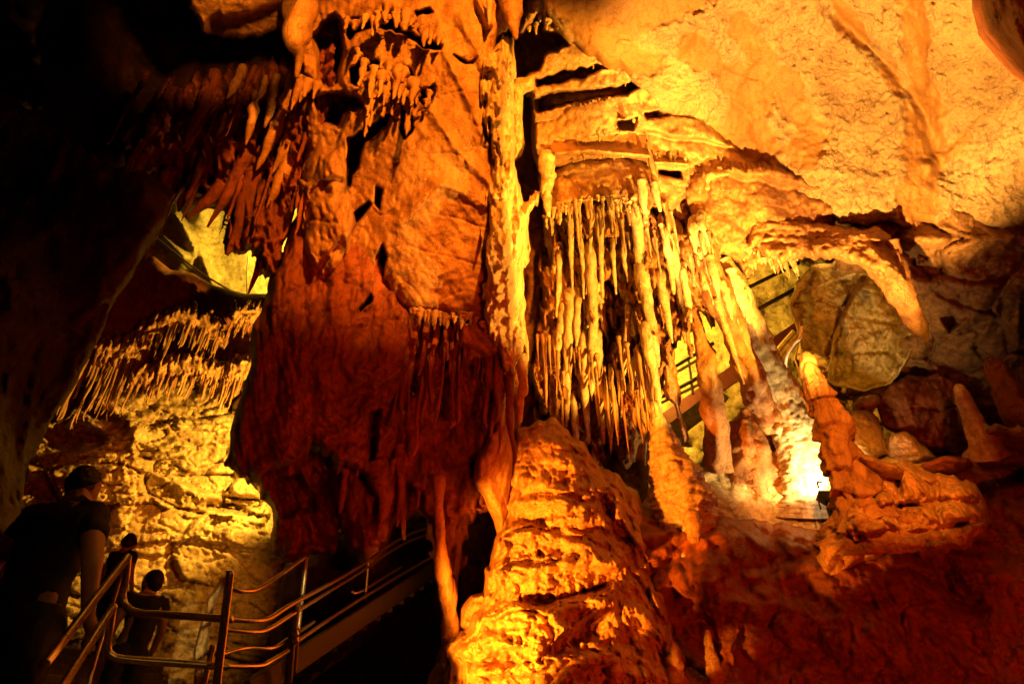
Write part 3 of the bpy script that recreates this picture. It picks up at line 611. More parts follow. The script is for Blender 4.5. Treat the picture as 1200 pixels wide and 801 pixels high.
# long thin folds of drapery, each a ribbon of stone of its own
rnd = random.Random(17)
def fold(x0, y0, w, L, d, mat):
    y1 = y0 + L; ln = lambda y: 590 + (x0 - 590) * (y + 620) / (y0 + 620)
    ym = y0 + L * rnd.uniform(.45, .7); y2 = y0 + L * rnd.uniform(.75, .9); k = rnd.choice((-1, 1))
    pol = [(x0 - w * .5, y0), (x0 + w * .5, y0 - 3), (ln(ym) + w * .5, ym), (ln(y2) + w * (.34 + .12 * k), y2), (ln(y1) + k * w * .2 + 1, y1), (ln(y1) + k * w * .2 - 1, y1 - 3), (ln(y2) - w * (.30 - .12 * k), y2 - 8), (ln(ym) - w * .5, ym)]
    body('drapery_fold', pol, [(x0, y0, d + .2), (x0 + 1, ym, d), (ln(y1), y1, d)], mat, round_=(w * .5, .05 + w * .011), jag=min(4.0, w * .28), jf=.17, res=1.3, thick=.15, parent=cs, grit=.012,
         relief=lambda Pw, x, y, s: .10 * flutes(Pw, 6, .06, x0) + .05 * flutes(Pw, 14, .1, 2) + .05 * fbm(Pw, (3, 3, 1.5), 3, off=x0))
for k in range(34):
    x0 = 646 + (k * 0.618 % 1) * 186; rank = k % 3
    y0 = 246 + rank * 42 + rnd.uniform(-10, 22)
    if x0 > 790: y0 = 268 + rnd.uniform(0, 30)
    L = rnd.uniform(80, 190) * (.55 if x0 > 780 else 1)
    if y0 + L > 525: L = 525 - y0
    if 698 < x0 < 742 and rank: continue
    fold(x0, y0, rnd.uniform(7, 19), L, 9.25 - (x0 - 640) * .0036 - rnd.uniform(0, .3), M[('pale', 'flow', 'tan', 'pale', 'flow')[k % 5]])
# individual stalactites, three ranks
fringe(cs, [(640, 262, 9.0), (690, 258, 8.75), (740, 262, 8.6), (770, 270, 8.6), (800, 280, 8.6), (835, 300, 8.6)], 34, (.15, .7), (.012, .034), M['pale'], 61, jitter=(4, 22, .14), bend=.008, lump=.3)
for k, (a) in enumerate([  # long named strands: x top, y top, x bottom, y bottom, radius, depth
        (655, 305, 652, 372, 4, 9.0), (668, 250, 671, 345, 4, 8.9), (681, 285, 684, 350, 4, 8.85), (694, 255, 693, 330, 3, 8.8), (692, 300, 694, 470, 8, 8.8), (704, 270, 706, 350, 4, 8.75), (718, 290, 722, 345, 3.5, 8.7),
        (731, 285, 736, 330, 3.5, 8.7), (745, 250, 756, 350, 8, 8.6), (752, 320, 772, 430, 9, 8.5), (757, 390, 775, 490, 8, 8.4), (660, 360, 652, 450, 6, 9.0), (668, 350, 664, 500, 7, 8.95), (678, 350, 676, 420, 5, 8.9), (684, 400, 690, 520, 7, 8.85),
        (700, 400, 708, 520, 6, 8.8), (736, 370, 728, 490, 4, 8.7), (744, 430, 740, 540, 4, 8.65), (752, 440, 756, 545, 5, 8.6), (762, 450, 764, 520, 6, 8.55), (790, 300, 806, 380, 6, 8.6), (800, 320, 810, 378, 6, 8.5), (812, 270, 826, 335, 7, 8.6),
        (822, 262, 832, 300, 6, 8.6), (780, 280, 790, 345, 6, 8.6), (774, 330, 788, 402, 6, 8.5), (640, 390, 636, 470, 5, 9.2), (648, 410, 646, 520, 5, 9.1), (716, 440, 716, 530, 4, 8.75), (672, 470, 676, 545, 5, 8.9)]):
    x, y, x2, y2, r, d = a; r *= .72
    mx = (x + x2) / 2 + random.uniform(-2, 2)
    ptube('stalactite', [(x, y - 12, d + .25, r * 1.2), (x, y, d, r * 1.15), (mx, (y + y2) / 2, d - .05, r), (x2 - (x2 - x) * .12, y2 - (y2 - y) * .12, d - .05, r * .55), (x2, y2, d - .05, 1.0)], M['pale'], cs, n=40, seg=14, lump=.35, ls=5, knob=.18, ks=11, seed=k * 3.1, flute=.4, ff=12)
cl = thing('stalactite_row', P(700, 545, 9.0), 'row of shaded straw-like stalactites hanging below the cascade, dark between them', 'stalactites')
fringe(cl, [(632, 400, 9.2), (660, 420, 8.9), (700, 430, 8.75), (745, 420, 8.6), (770, 440, 8.5)], 40, (.3, 1.1), (.012, .03), M['flow'], 66, jitter=(5, 26, .16), bend=.008, lump=.3)

# ---- overhang on the right with the big stalactite
def r_oh(Pw, x, y, s): return .10 * fbm(Pw, (1.3, 1.3, 2.4), 3) + .06 * billow(Pw, (5, 5, 9), 3) + .03 * fbm(Pw, (10, 10, 10), 3)
ov = thing('overhang', P(980, 300, 8.4), 'rough orange overhang under the bright dome, carrying the biggest stalactite', 'rock overhang')
body('overhang_rock', [(868, 262), (888, 250), (905, 238), (922, 250), (940, 256), (975, 262), (1004, 268), (1030, 266), (1046, 274), (1049, 292), (1058, 314), (1061, 330), (1050, 326), (1048, 330), (1030, 330), (1022, 322), (1006, 312), (990, 306), (962, 303), (940, 302), (915, 308), (895, 300), (874, 288)],
     [(880, 270, 8.8), (940, 285, 8.4), (1040, 300, 7.85)], M['tan'], round_=(14, .4), relief=r_oh, res=1.5, jag=2.5, thick=1.0, parent=ov,
     dents=[([(925, 238), (985, 240), (990, 256), (960, 258), (930, 254)], .6, 5, 1.5)], strokes=[([(900, 262), (960, 266), (1040, 282)], 4, .1), ([(1020, 290), (1045, 315)], 4, .12)])
ptube('stalactite', [(1026, 292, 8.5, 14), (1036, 306, 8.1, 20), (1050, 330, 7.9, 17), (1066, 362, 7.8, 12.5), (1079, 386, 7.75, 8), (1087, 399, 7.75, 2)], M['tan'], ov, n=60, seg=28, lump=.16, ls=5, flute=.3, ff=7)
ptube('stalactite', [(1046, 282, 8.0, 8), (1052, 306, 7.95, 6), (1059, 328, 7.95, 1.5)], M['tan'], ov, n=24, lump=.2, ls=8)
fringe(ov, [(872, 290, 8.8), (900, 304, 8.7), (935, 306, 8.7)], 20, (.05, .3), (.015, .035), M['yellow'], 71, jitter=(4, 5, .2))
t = body('fringed_ledge', [(800, 205), (840, 192), (905, 188), (965, 214), (992, 246), (960, 275), (945, 300), (925, 306), (912, 322), (900, 308), (886, 316), (874, 330), (862, 312), (848, 304), (838, 318), (826, 296), (812, 270), (800, 240)],
     [(810, 220, 9.1), (930, 230, 9.0), (870, 310, 8.95)], M['tan'], round_=(12, .4), relief=lambda Pw, x, y, s: .22 * tiers(Pw, 1.8, .7, 1.0, .5, .25)[0] + .08 * flutes(Pw, 5, .3) + .05 * fbm(Pw, (4, 4, 4), 4), res=1.6, jag=4, jf=.16)
tag(t, 'lumpy orange ledge with a fringed lower edge above the rear railing', 'rock ledge')
tri = body('wall_flake', [(1096, 352), (1108, 326), (1118, 312), (1126, 314), (1133, 340), (1136, 368), (1120, 367), (1100, 364)], [(1100, 360, 9.7), (1130, 320, 9.5)], M['brown'], round_=(6, .15),
     relief=lambda Pw, x, y, s: .05 * fbm(Pw, (3, 3, 3), 3), res=1.8, jag=1.5, strokes=[([(1098, 350), (1118, 314)], 3, .1)])
tag(tri, 'triangular brown flake standing out of the alcove wall right of the biggest stalactite', 'rock')

# ---- leaning columns right of the cascade
c1 = thing('leaning_column', P(900, 490, 8.6), 'brown leaning column in front, shaded on its left, ending in a blunt foot', 'column')
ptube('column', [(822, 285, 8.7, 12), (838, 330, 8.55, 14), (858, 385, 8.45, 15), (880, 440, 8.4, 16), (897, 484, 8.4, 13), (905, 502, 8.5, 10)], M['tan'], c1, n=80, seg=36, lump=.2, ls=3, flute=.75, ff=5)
for (x, y, x2, y2, r) in [(832, 300, 842, 350, 5), (846, 330, 858, 375, 5), (852, 350, 905, 480, 3), (838, 350, 872, 450, 4)]:
    ptube('flute', [(x, y, 8.4, r), ((x + x2) / 2 + 1, (y + y2) / 2, 8.3, r * .9), (x2, y2, 8.3, 1.2)], M['lime'], c1, n=26, lump=.4, ls=7, knob=.3, ks=10)
c2 = thing('leaning_column', P(965, 590, 8.3), 'tall pale leaning column with a white-lit foot next to the floodlight', 'column')
ptube('column', [(846, 305, 9.0, 10), (862, 340, 8.9, 14), (885, 395, 8.8, 17), (906, 440, 8.75, 18), (925, 478, 8.7, 22), (938, 510, 8.65, 29), (948, 545, 8.6, 36), (954, 580, 8.55, 44), (956, 605, 8.5, 52)], M['pale'], c2, n=170, seg=52, lump=.14, ls=4, ring=.04, rf=6, wr=.11, wf=15, knob=.06, ks=12)
for (x, y, x2, y2, r) in [(856, 318, 864, 360, 8), (864, 330, 872, 372, 7), (870, 340, 879, 384, 5)]:
    ptube('stalactite', [(x, y, 8.75, r), ((x + x2) / 2, (y + y2) / 2, 8.65, r * .8), (x2, y2, 8.65, 1.3)], M['pale'], c2, n=24, lump=.35, ls=7, knob=.4, ks=10)
kn = ptube('knob', [(911, 496, 8.35, 1.5), (911.5, 499, 8.3, 4.5), (912, 503, 8.3, 5), (912, 507, 8.35, 2)], M['pale'], c2, n=14, seg=14)
c3 = thing('broken_column', P(840, 545, 8.7), 'short brown shaded column in front of the stair beam, left of the leaning pair', 'column')
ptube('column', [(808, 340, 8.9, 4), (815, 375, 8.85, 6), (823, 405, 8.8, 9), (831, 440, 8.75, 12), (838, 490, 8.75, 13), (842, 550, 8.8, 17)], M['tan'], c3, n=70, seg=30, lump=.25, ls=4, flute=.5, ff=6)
c4 = thing('column_stump', P(880, 540, 8.9), 'wide brown stump of stone between the stair beam and the white-lit column foot', 'column')
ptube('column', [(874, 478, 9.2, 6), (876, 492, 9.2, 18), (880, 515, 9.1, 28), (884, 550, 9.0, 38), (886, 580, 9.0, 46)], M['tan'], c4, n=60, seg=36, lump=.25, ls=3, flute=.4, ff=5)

# ---- boulders of the right alcove
def facets(cx, cy, planes, rough=.05):
    """broken block: its front is the outermost of several break planes (offset, slope across, slope down)"""
    def f(Pw, x, y, s):
        u = (x - cx) / 100 + .06 * fbm(Pw, (1.5, 1.5, 1.5), 2); v = (y - cy) / 100 + .06 * fbm(Pw, (1.5, 1.5, 1.5), 2, off=9)
        d = np.max([c + a * u + b * v for c, a, b in planes], axis=0)
        return -d + rough * fbm(Pw, (3, 3, 3), 5, .6) + rough * .8 * billow(Pw, (2, 2, 5), 3) + rough * 3.5 * blocks(Pw, (1.1, 1.1, 1.5), cx) + rough * 1.2 * blocks(Pw, (3, 3, 4), cy)
    return f
def r_boul(Pw, x, y, s): return .30 * blocks(Pw, (.8, .8, .8), 5.0) + .06 * fbm(Pw, (2.5, 2.5, 2.5), 4)
t = body('boulder', [(926, 358), (933, 331), (951, 312), (972, 304), (1006, 307), (1022, 330), (1004, 368), (988, 404), (973, 426), (957, 417), (938, 411), (934, 386)],
     [(940, 350, 10.2), (1000, 330, 10.0), (965, 420, 10.0)], M['yellow'], round_=(5, .2), relief=facets(968, 360, [(-.1, .25, -.05), (-.30, -1.3, .2), (-.36, -.2, -1.2), (-.2, .9, .5), (-.3, -.7, 1.1)], .07), res=1.6, jag=2.5, jf=.06, thick=1.2, grit=.035,
     strokes=[([(940, 345), (975, 352), (1005, 340)], 3, .05)])
tag(t, 'upright yellow boulder against the rear railing, left of the squared slab', 'boulder')
t = body('boulder', [(1002, 334), (1034, 320), (1050, 352), (1064, 382), (1078, 401), (1064, 420), (1053, 440), (1046, 449), (1012, 459), (979, 451), (970, 446), (972, 402), (986, 366)],
     [(980, 400, 9.8), (1050, 350, 9.7), (1040, 445, 9.6)], M['yellow'], round_=(5, .2), relief=facets(1020, 400, [(-.1, .08, -.12), (-.5, -1.6, .1), (-.42, .9, -.6), (-.5, .1, 1.5), (-.36, 1.5, .6)], .05), res=1.6, jag=2, jf=.06, thick=1.2, grit=.03,
     strokes=[([(1004, 345), (1000, 400), (994, 450)], 3, -.06), ([(1010, 372), (1050, 380)], 2.5, -.05)])
tag(t, 'squared slab of yellow rock behind the tip of the biggest stalactite', 'boulder')
t = body('boulder', [(1028, 470), (1040, 450), (1062, 440), (1100, 438), (1124, 446), (1138, 474), (1132, 520), (1110, 536), (1080, 530), (1056, 512), (1034, 498)],
     [(1030, 470, 9.6), (1120, 450, 9.4), (1090, 525, 9.2)], M['red'], round_=(8, .3), relief=lambda Pw, x, y, s: facets(1085, 485, [(-.1, .1, .1), (-.4, -1.2, .1), (-.35, .2, -1.3), (-.3, 1.1, .2), (-.36, -.7, .9)], .05)(Pw, x, y, s) + .14 * flutes(Pw, 4, .15) * sstep(1080, 1120, x), res=1.8, jag=2, thick=1, grit=.03)
tag(t, 'dull red rounded boulder behind the thin yellow stalagmite', 'boulder')
t = body('boulder', [(1036, 520), (1045, 508), (1058, 504), (1072, 512), (1086, 526), (1098, 536), (1080, 544), (1050, 546), (1038, 538)], [(1040, 520, 9.0), (1090, 540, 8.9)], M['pale'], round_=(12, .3),
     relief=lambda Pw, x, y, s: .07 * billow(Pw, (5, 5, 14), 3) + .03 * popcorn(Pw, (12, 12, 12)), res=1.5, jag=1.5)
tag(t, 'small pale yellow lump with scaly ridges in front of the red boulder', 'rock')
t = body('boulder', [(992, 500), (1000, 482), (1016, 476), (1030, 490), (1036, 512), (1042, 532), (1020, 540), (1000, 530)], [(1000, 490, 9.2), (1036, 530, 8.9)], M['yellow'], round_=(12, .3),
     relief=lambda Pw, x, y, s: .08 * billow(Pw, (5, 5, 12), 3), res=1.6, jag=1.5)
tag(t, 'dim ochre lump close behind the tall orange stalagmite', 'rock')
t = body('boulder', [(998, 474), (1010, 464), (1030, 462), (1034, 472), (1020, 482), (1004, 484)], [(1015, 470, 9.6)], M['brown'], round_=(8, .25), relief=r_wall(.05, 2, .03), res=1.8, jag=1)
tag(t, 'small brown stone below the big yellow boulder', 'rock')
t = body('boulder', [(928, 468), (940, 452), (958, 448), (962, 478), (958, 500), (935, 498)], [(945, 470, 9.4)], M['brown'], round_=(10, .3), relief=r_wall(.08, 2, .03), res=1.8, jag=1)
tag(t, 'dark brown stone between the pale leaning column and the tall orange stalagmite', 'rock')
t = body('boulder', [(1136, 530), (1140, 508), (1154, 500), (1170, 496), (1196, 500), (1260, 505), (1260, 556), (1180, 550), (1150, 552)], [(1150, 530, 8.6), (1240, 530, 8.0)], M['brown'], round_=(8, .3), grit=.035,
     relief=lambda Pw, x, y, s: .14 * fbm(Pw, (1.8, 1.8, 1.8), 5, .6) + .10 * popcorn(Pw, (3.5, 3.5, 3.5)), res=1.8, jag=3)
tag(t, 'lumpy brown boulder at the right edge, under the thin yellow stalagmite', 'boulder')
t = body('flat_stone', [(1072, 552), (1086, 540), (1110, 533), (1136, 536), (1142, 546), (1120, 556), (1090, 560)], [(1080, 550, 8.3), (1140, 545, 8.1)], M['red'], round_=(8, .3), relief=r_wall(.05, 2, .03), res=1.8, jag=1)
tag(t, 'flat dark red slab lying between the tall stalagmite and the right boulder', 'rock')

# ---- stalagmites
def stalag(path, mat, label, group='stalagmites', **kw):
    b = path[-1]; s = ptube('stalagmite', path, mat, None, **kw); return tag(s, label, 'stalagmite', group)
stalag([(943, 413, 7.55, 2), (945, 419, 7.5, 7), (951, 440, 7.45, 11), (960, 462, 7.4, 14.5), (966, 476, 7.38, 16), (976, 502, 7.3, 19), (988, 540, 7.22, 20), (1003, 575, 7.1, 26), (1014, 605, 7.05, 36), (1020, 640, 7.0, 54)], M['tan'],
       'tall knobbly orange stalagmite in front of the floodlight', n=160, seg=56, lump=.2, ls=4.5, ring=.42, rf=3.1, flute=.4, ff=9, knob=.22, ks=7)
stalag([(1123, 451, 8.35, 2), (1125, 457, 8.3, 7), (1134, 478, 8.3, 9.5), (1144, 500, 8.25, 12), (1152, 518, 8.2, 16), (1156, 534, 8.2, 24)], M['pale'], 'thin yellow leaning stalagmite at the right', n=60, seg=26, lump=.16, ls=6, ring=.08, rf=8)
stalag([(1160, 420, 8.6, 3), (1164, 428, 8.6, 11), (1178, 452, 8.5, 15), (1192, 478, 8.4, 19), (1212, 510, 8.3, 24)], M['red'], 'thick dull red stalagmite cut by the right edge of the picture', n=50, seg=26, lump=.16, ls=5)
stalag([(765, 470, 8.3, 2), (767, 478, 8.25, 6), (774, 505, 8.2, 12), (783, 535, 8.1, 21), (791, 562, 8.0, 28), (800, 592, 7.9, 34), (806, 625, 7.8, 38), (806, 660, 7.7, 42)], M['pale'], 'pale banded stalagmite rising to meet the lower end of the cascade', n=130, seg=48, lump=.16, ls=4, ring=.07, rf=5.3, wr=.3, wf=11, flute=.2, ff=9, knob=.1, ks=9)
# tiered foot of the tall stalagmite
def r_foot(Pw, x, y, s): return .09 * tiers(Pw, 3.2, .6, 1.4, .1, .3)[0] + .20 * popcorn(Pw, (3.6, 3.6, 4.5)) + .07 * popcorn(Pw, (8, 8, 8)) + .10 * flutes(Pw, 5, .2) + .02 * fbm(Pw, (12, 12, 12), 2)
t = body('flowstone_tiers', [(986, 622), (990, 585), (1010, 555), (1040, 548), (1058, 540), (1090, 548), (1120, 556), (1146, 568), (1158, 590), (1166, 612), (1150, 632), (1118, 646), (1088, 656), (1060, 645), (1030, 640), (1000, 634)],
     [(1000, 590, 7.1), (1060, 560, 7.4), (1150, 600, 7.3), (1080, 645, 6.8)], M['flow'], round_=(14, .4), relief=r_foot, res=1.4, jag=5, jf=.07, thick=.9,
     strokes=[([(x, y), (x + w, y + h)], r, .20) for x, y, w, h, r in [(1068, 560, 8, 14, 14), (1034, 582, 10, 0, 11), (1036, 612, 12, 4, 13), (1082, 604, 10, 6, 13), (1116, 594, 14, 8, 13), (1098, 640, 24, -3, 10), (1140, 618, 14, -4, 9), (1010, 610, 6, 8, 11), (1130, 574, 8, 6, 10)]]
     + [([(1052, 552), (1054, 596), (1060, 628)], 4, -.12), ([(1020, 598), (1060, 592), (1100, 586), (1150, 590)], 3.5, -.12), ([(1005, 628), (1060, 624), (1110, 618), (1160, 606)], 3.5, -.12), ([(1098, 566), (1100, 600), (1106, 626)], 3, -.10)])
tag(t, 'knobbly orange flowstone tiers round the foot of the tall stalagmite', 'flowstone')
t = body('stone_slab', [(1004, 536), (1010, 530), (1030, 538), (1052, 544), (1060, 552), (1056, 562), (1036, 560), (1018, 553)], [(1010, 540, 7.05), (1056, 555, 6.9)], M['lime'], round_=(7, .2), relief=r_wall(.03, 3, .02), res=1.4, jag=1)
tag(t, 'smooth pale orange bar of rock jutting right from the tall stalagmite', 'rock')
t = body('stone_spur', [(956, 652), (966, 636), (990, 628), (1020, 634), (1040, 650), (1016, 660), (992, 674), (978, 692), (966, 700), (962, 680)], [(966, 660, 6.8), (1030, 645, 6.9)], M['flow'], round_=(12, .45),
     relief=lambda Pw, x, y, s: .08 * popcorn(Pw, (8, 8, 8)) + .06 * fbm(Pw, (3, 3, 3), 3), res=1.5, jag=1.5)
tag(t, 'rough spur of orange rock pointing down below the tall stalagmite', 'rock')
# small lit knobs on the dark bank
for k, (path, lb) in enumerate([([(829, 738, 6.35, 2), (830, 748, 6.3, 4), (833, 765, 6.25, 6), (836, 782, 6.2, 8), (838, 800, 6.2, 9)], 'slim knobbly spike standing alone on the dark bank'),
                  ([(788, 752, 6.25, 3), (790, 770, 6.2, 8), (792, 790, 6.15, 10), (796, 815, 6.1, 14)], 'stubby knobbly spike between the lit mound and the lone slim spike'),
                  ([(806, 596, 7.3, 4), (810, 606, 7.25, 9), (812, 620, 7.2, 9), (814, 634, 7.2, 6)], 'small orange-lit nub at the foot of the pale banded stalagmite')]):
    stalag(path, M['flow'], lb, 'small knobs on the bank', n=50, seg=24, lump=.3, ls=7, knob=.5, ks=13, seed=k)

# ---- the lit flowstone mound, bottom centre
def r_mound(Pw, x, y, s):
    t, fr = tiers(Pw, 1.9, .6, 1.1, .35, .3); t2, fr2 = tiers(Pw, 4.7, .5, 2.0, 1.2, .35)
    msk = sstep(-.15, .25, fbm(Pw, (1.2, 1.2, 1.2), 2, off=8))
    m2 = sstep(-.3, .3, fbm(Pw, (1.6, 1.6, 2.5), 2, off=31))
    return .14 * t * (.25 + .75 * m2) + .05 * t2 * (1 - msk) + .11 * flutes(Pw, 6.5, .16) * (.35 + .65 * t) + .13 * popcorn(Pw, (6.5, 6.5, 6.5)) * (1 - msk * .7) + .05 * popcorn(Pw, (15, 15, 15)) + .12 * fbm(Pw, (1.1, 1.1, 1.1), 3)
t = body('flowstone_mound', [(596, 530), (606, 505), (624, 494), (646, 492), (664, 500), (684, 520), (706, 540), (730, 560), (752, 590), (768, 620), (776, 655), (784, 690), (796, 740), (820, 800), (840, 900), (490, 900), (504, 801), (514, 772), (522, 748), (536, 738), (548, 728), (562, 710),
      (570, 690), (567, 668), (575, 645), (584, 622), (590, 590)],
     [(630, 505, 7.55), (610, 620, 6.95), (700, 600, 7.15), (640, 700, 6.3), (560, 780, 6.0), (740, 700, 6.7), (660, 800, 5.7), (520, 800, 6.2), (800, 820, 6.2), (755, 610, 7.6)], M['flow'], round_=(34, .7), relief=r_mound, res=1.3, jag=4, thick=1.6, grit=.025,
     strokes=[([(592, 592), (630, 586), (664, 590)], 9, .16), ([(583, 630), (630, 624), (690, 640)], 10, .18), ([(576, 672), (620, 668), (650, 664), (690, 654), (722, 660)], 12, .24), ([(564, 728), (600, 722), (640, 724), (660, 712), (710, 706)], 11, .22), ([(530, 762), (570, 750), (610, 748), (660, 742)], 12, .2), ([(560, 790), (640, 778), (720, 770)], 9, .15)],
     dents=[([(596, 606), (612, 600), (634, 606), (656, 618), (648, 626), (612, 618)], .16, 13, 3), ([(594, 652), (612, 640), (642, 644), (654, 650), (630, 660), (602, 660)], .16, 13, 3), ([(602, 704), (616, 686), (650, 692), (690, 680), (716, 678), (712, 694), (690, 704), (650, 712), (640, 720), (610, 716)], .28, 15, 3),
            ([(648, 740), (676, 726), (712, 716), (726, 730), (712, 752), (670, 768), (642, 772)], .28, 16, 3), ([(560, 774), (584, 758), (606, 768), (634, 770), (640, 778), (604, 786), (574, 784)], .18, 12, 3), ([(690, 560), (720, 585), (740, 640), (720, 640), (700, 600)], .3, 14, 2)])
tag(t, 'brightly lit orange flowstone mound with stacked fluted tiers, bottom centre', 'flowstone')
t = thing('thin_column', P(526, 760, 6.8), 'very thin dull orange column left of the lit mound', 'column')
ptube('column', [(514, 560, 7.2, 9), (514, 590, 7.0, 5.5), (516, 630, 6.9, 6), (518, 660, 6.85, 8), (523, 690, 6.8, 10), (527, 720, 6.75, 9), (527, 750, 6.7, 11), (526, 775, 6.65, 14)], M['flow'], t, n=70, seg=24, lump=.2, ls=6, flute=.4, ff=12)
t = body('flowstone', [(536, 735), (540, 712), (552, 696), (566, 694), (576, 705), (580, 725), (570, 738), (552, 742)], [(555, 720, 6.7)], M['flow'], round_=(10, .3),
     relief=lambda Pw, x, y, s: .12 * popcorn(Pw, (9, 9, 6)), res=1.4, jag=2)
tag(t, 'cluster of rounded orange knobs between the thin column and the lit mound', 'flowstone')
t = body('flowstone_rib', [(706, 700), (712, 686), (720, 678), (728, 690), (730, 712), (738, 738), (744, 760), (738, 772), (712, 768), (700, 760), (708, 735)], [(715, 690, 6.35), (725, 770, 6.1)], M['flow'], round_=(12, .4),
     relief=lambda Pw, x, y, s: .09 * popcorn(Pw, (10, 10, 10)) + .06 * fbm(Pw, (4, 4, 4), 3), res=1.4, jag=2)
tag(t, 'crusty orange rib standing proud of the mound on its right side', 'flowstone')

# ---- fringes in the far chamber
def far_fringe(label, line, n, lr, rr, seed, crust=None, d0=13.6):
    x, y, d = line[len(line) // 2]
    t = thing('flowstone_fringe', P(x, y + 30, d), label, 'flowstone', 'fringed tiers in the far chamber')
    pts = [(a, b) for a, b, c in line]
    body('lip', [(a - 1, b - 7) for a, b in pts] + [(a - 4, b + 18) for a, b in pts[::-1]], [(a, b, c - .22) for a, b, c in line], M['flow'], round_=(5, .2),
         relief=lambda Pw, x, y, s: .14 * popcorn(Pw, (5, 5, 5)) + .1 * flutes(Pw, 5, .2), res=1.3, jag=7, jf=.3, parent=t, thick=.3)
    fringe(t, line, min(96, int(n * 1.5)), lr, (rr[0] * .6, rr[1] * .8), M['flow'], seed, jitter=(5, 7, .14), bend=.012)
far_fringe('highest fringe of bright strands in the far chamber, arched over a dark slot', [(163, 392, 13.9), (185, 378, 13.8), (215, 366, 13.7), (232, 370, 13.7), (266, 390, 13.7)], 62, (.25, 1.0), (.02, .05), 81)
far_fringe('short bright fringe of strands against the edge of the red curtain', [(274, 366, 13.7), (292, 362, 13.7), (312, 364, 13.7)], 28, (.2, .8), (.02, .05), 82)
far_fringe('long slanting strands spilling down the left side of the far chamber', [(108, 405, 13.6), (122, 410, 13.6), (150, 408, 13.7), (178, 395, 13.8)], 48, (.6, 1.9), (.025, .06), 83)
far_fringe('middle fringe of crowded short strands over the bright rock in the far chamber', [(185, 432, 13.4), (205, 425, 13.4), (235, 424, 13.4), (262, 436, 13.4)], 50, (.3, .85), (.025, .055), 84)
far_fringe('lower right fringe of strands beside the curtain edge in the far chamber', [(266, 436, 13.4), (285, 426, 13.4), (308, 426, 13.4)], 34, (.35, 1.0), (.025, .055), 85)
far_fringe('small low fringe of strands left of the bright rock in the far chamber', [(152, 440, 13.4), (170, 434, 13.4), (184, 440, 13.4)], 22, (.25, .6), (.025, .05), 86)
t = body('flowstone_strip', [(258, 676), (266, 672), (264, 690), (252, 712), (246, 738), (240, 770), (236, 802), (232, 860), (222, 860), (226, 800), (228, 765), (236, 730), (244, 700)], [(262, 680, 8.6), (230, 800, 8.0)], M['pale'], round_=(5, .15),
     relief=lambda Pw, x, y, s: .06 * popcorn(Pw, (8, 8, 8)) + .04 * fbm(Pw, (5, 5, 5), 3), res=1.4, jag=1.5)
tag(t, 'thin pale lit rib of rock behind the thick slanting handrail post', 'flowstone')
# ================================================================== STAIRS, RAILS, LAMP
def bar(name, pts, r, mat, parent, n=None, seg=12):
    return tube(name, pts, [r] * len(pts), mat, parent, n=n or max(2, 8 * (len(pts) - 1)), seg=seg)
def prail(name, path, r, mat, parent):
    return bar(name, [P(a, b, d) for a, b, d in path], r, mat, parent, n=14 * (len(path) - 1) + 2)
def hexa(name, c8, mat, parent=None, bev=.01):
    """eight corners: bottom ring then top ring"""
    o = mesh_obj(name, np.array(c8), [(3, 2, 1, 0), (4, 5, 6, 7), (0, 1, 5, 4), (1, 2, 6, 5), (2, 3, 7, 6), (3, 0, 4, 7)], mat, parent, smooth=False)
    b = o.modifiers.new('bevel', 'BEVEL'); b.width = bev; b.segments = 2
    return o
def slab_between(name, a, b, width, thick, mat, parent=None, side=None):
    """a plank from a to b"""
    a = np.array(a, float); b = np.array(b, float); t = b - a; t /= np.linalg.norm(t)
    s = np.array(side if side is not None else np.cross(t, [0, 0, 1.0])); s = s / np.linalg.norm(s); n = np.cross(s, t)
    w = s * width / 2; h = n * thick / 2
    return hexa(name, [a - w - h, a + w - h, b + w - h, b - w - h, a - w + h, a + w + h, b + w + h, b - w + h], mat, parent)

# handrail in the left foreground
hr = thing('handrail', P(110, 860, 3.4), 'nearest steel handrail with a looped end, in front of the adult', 'handrail')
prail('rail', [(52, 778, 2.75), (72, 753, 2.9), (111, 702, 3.4), (150, 652, 4.0)], .021, M['steel'], hr)
prail('rail', [(60, 825, 2.7), (75, 801, 2.8), (126, 721, 3.5), (134, 710, 3.6)], .019, M['steel'], hr)
prail('post', [(150, 652, 4.0), (148, 675, 4.0), (144, 697, 4.0), (150, 712, 3.98), (166, 718, 3.95), (200, 720, 3.9), (256, 724, 3.8), (272, 725, 3.78)], .021, M['steel'], hr)
prail('rail', [(133, 708, 3.62), (129, 735, 3.6), (126, 758, 3.6), (132, 768, 3.6), (148, 772, 3.62), (200, 776, 3.7), (256, 780, 3.78), (268, 781, 3.8)], .020, M['steel'], hr)
prail('brace', [(146, 660, 4.0), (128, 720, 3.9), (108, 785, 3.7), (98, 830, 3.6)], .011, M['steel'], hr)
gp = thing('railing_post', P(246, 860, 3.7), 'thick slanting steel post rising alone right of the two children', 'handrail')
prail('post', [(270, 668, 3.75), (262, 735, 3.68), (254, 801, 3.6), (246, 880, 3.5)], .023, M['steel'], gp)
prail('post', [(250, 755, 3.95), (244, 780, 3.9), (239, 801, 3.85), (228, 860, 3.75)], .017, M['steel'], gp)
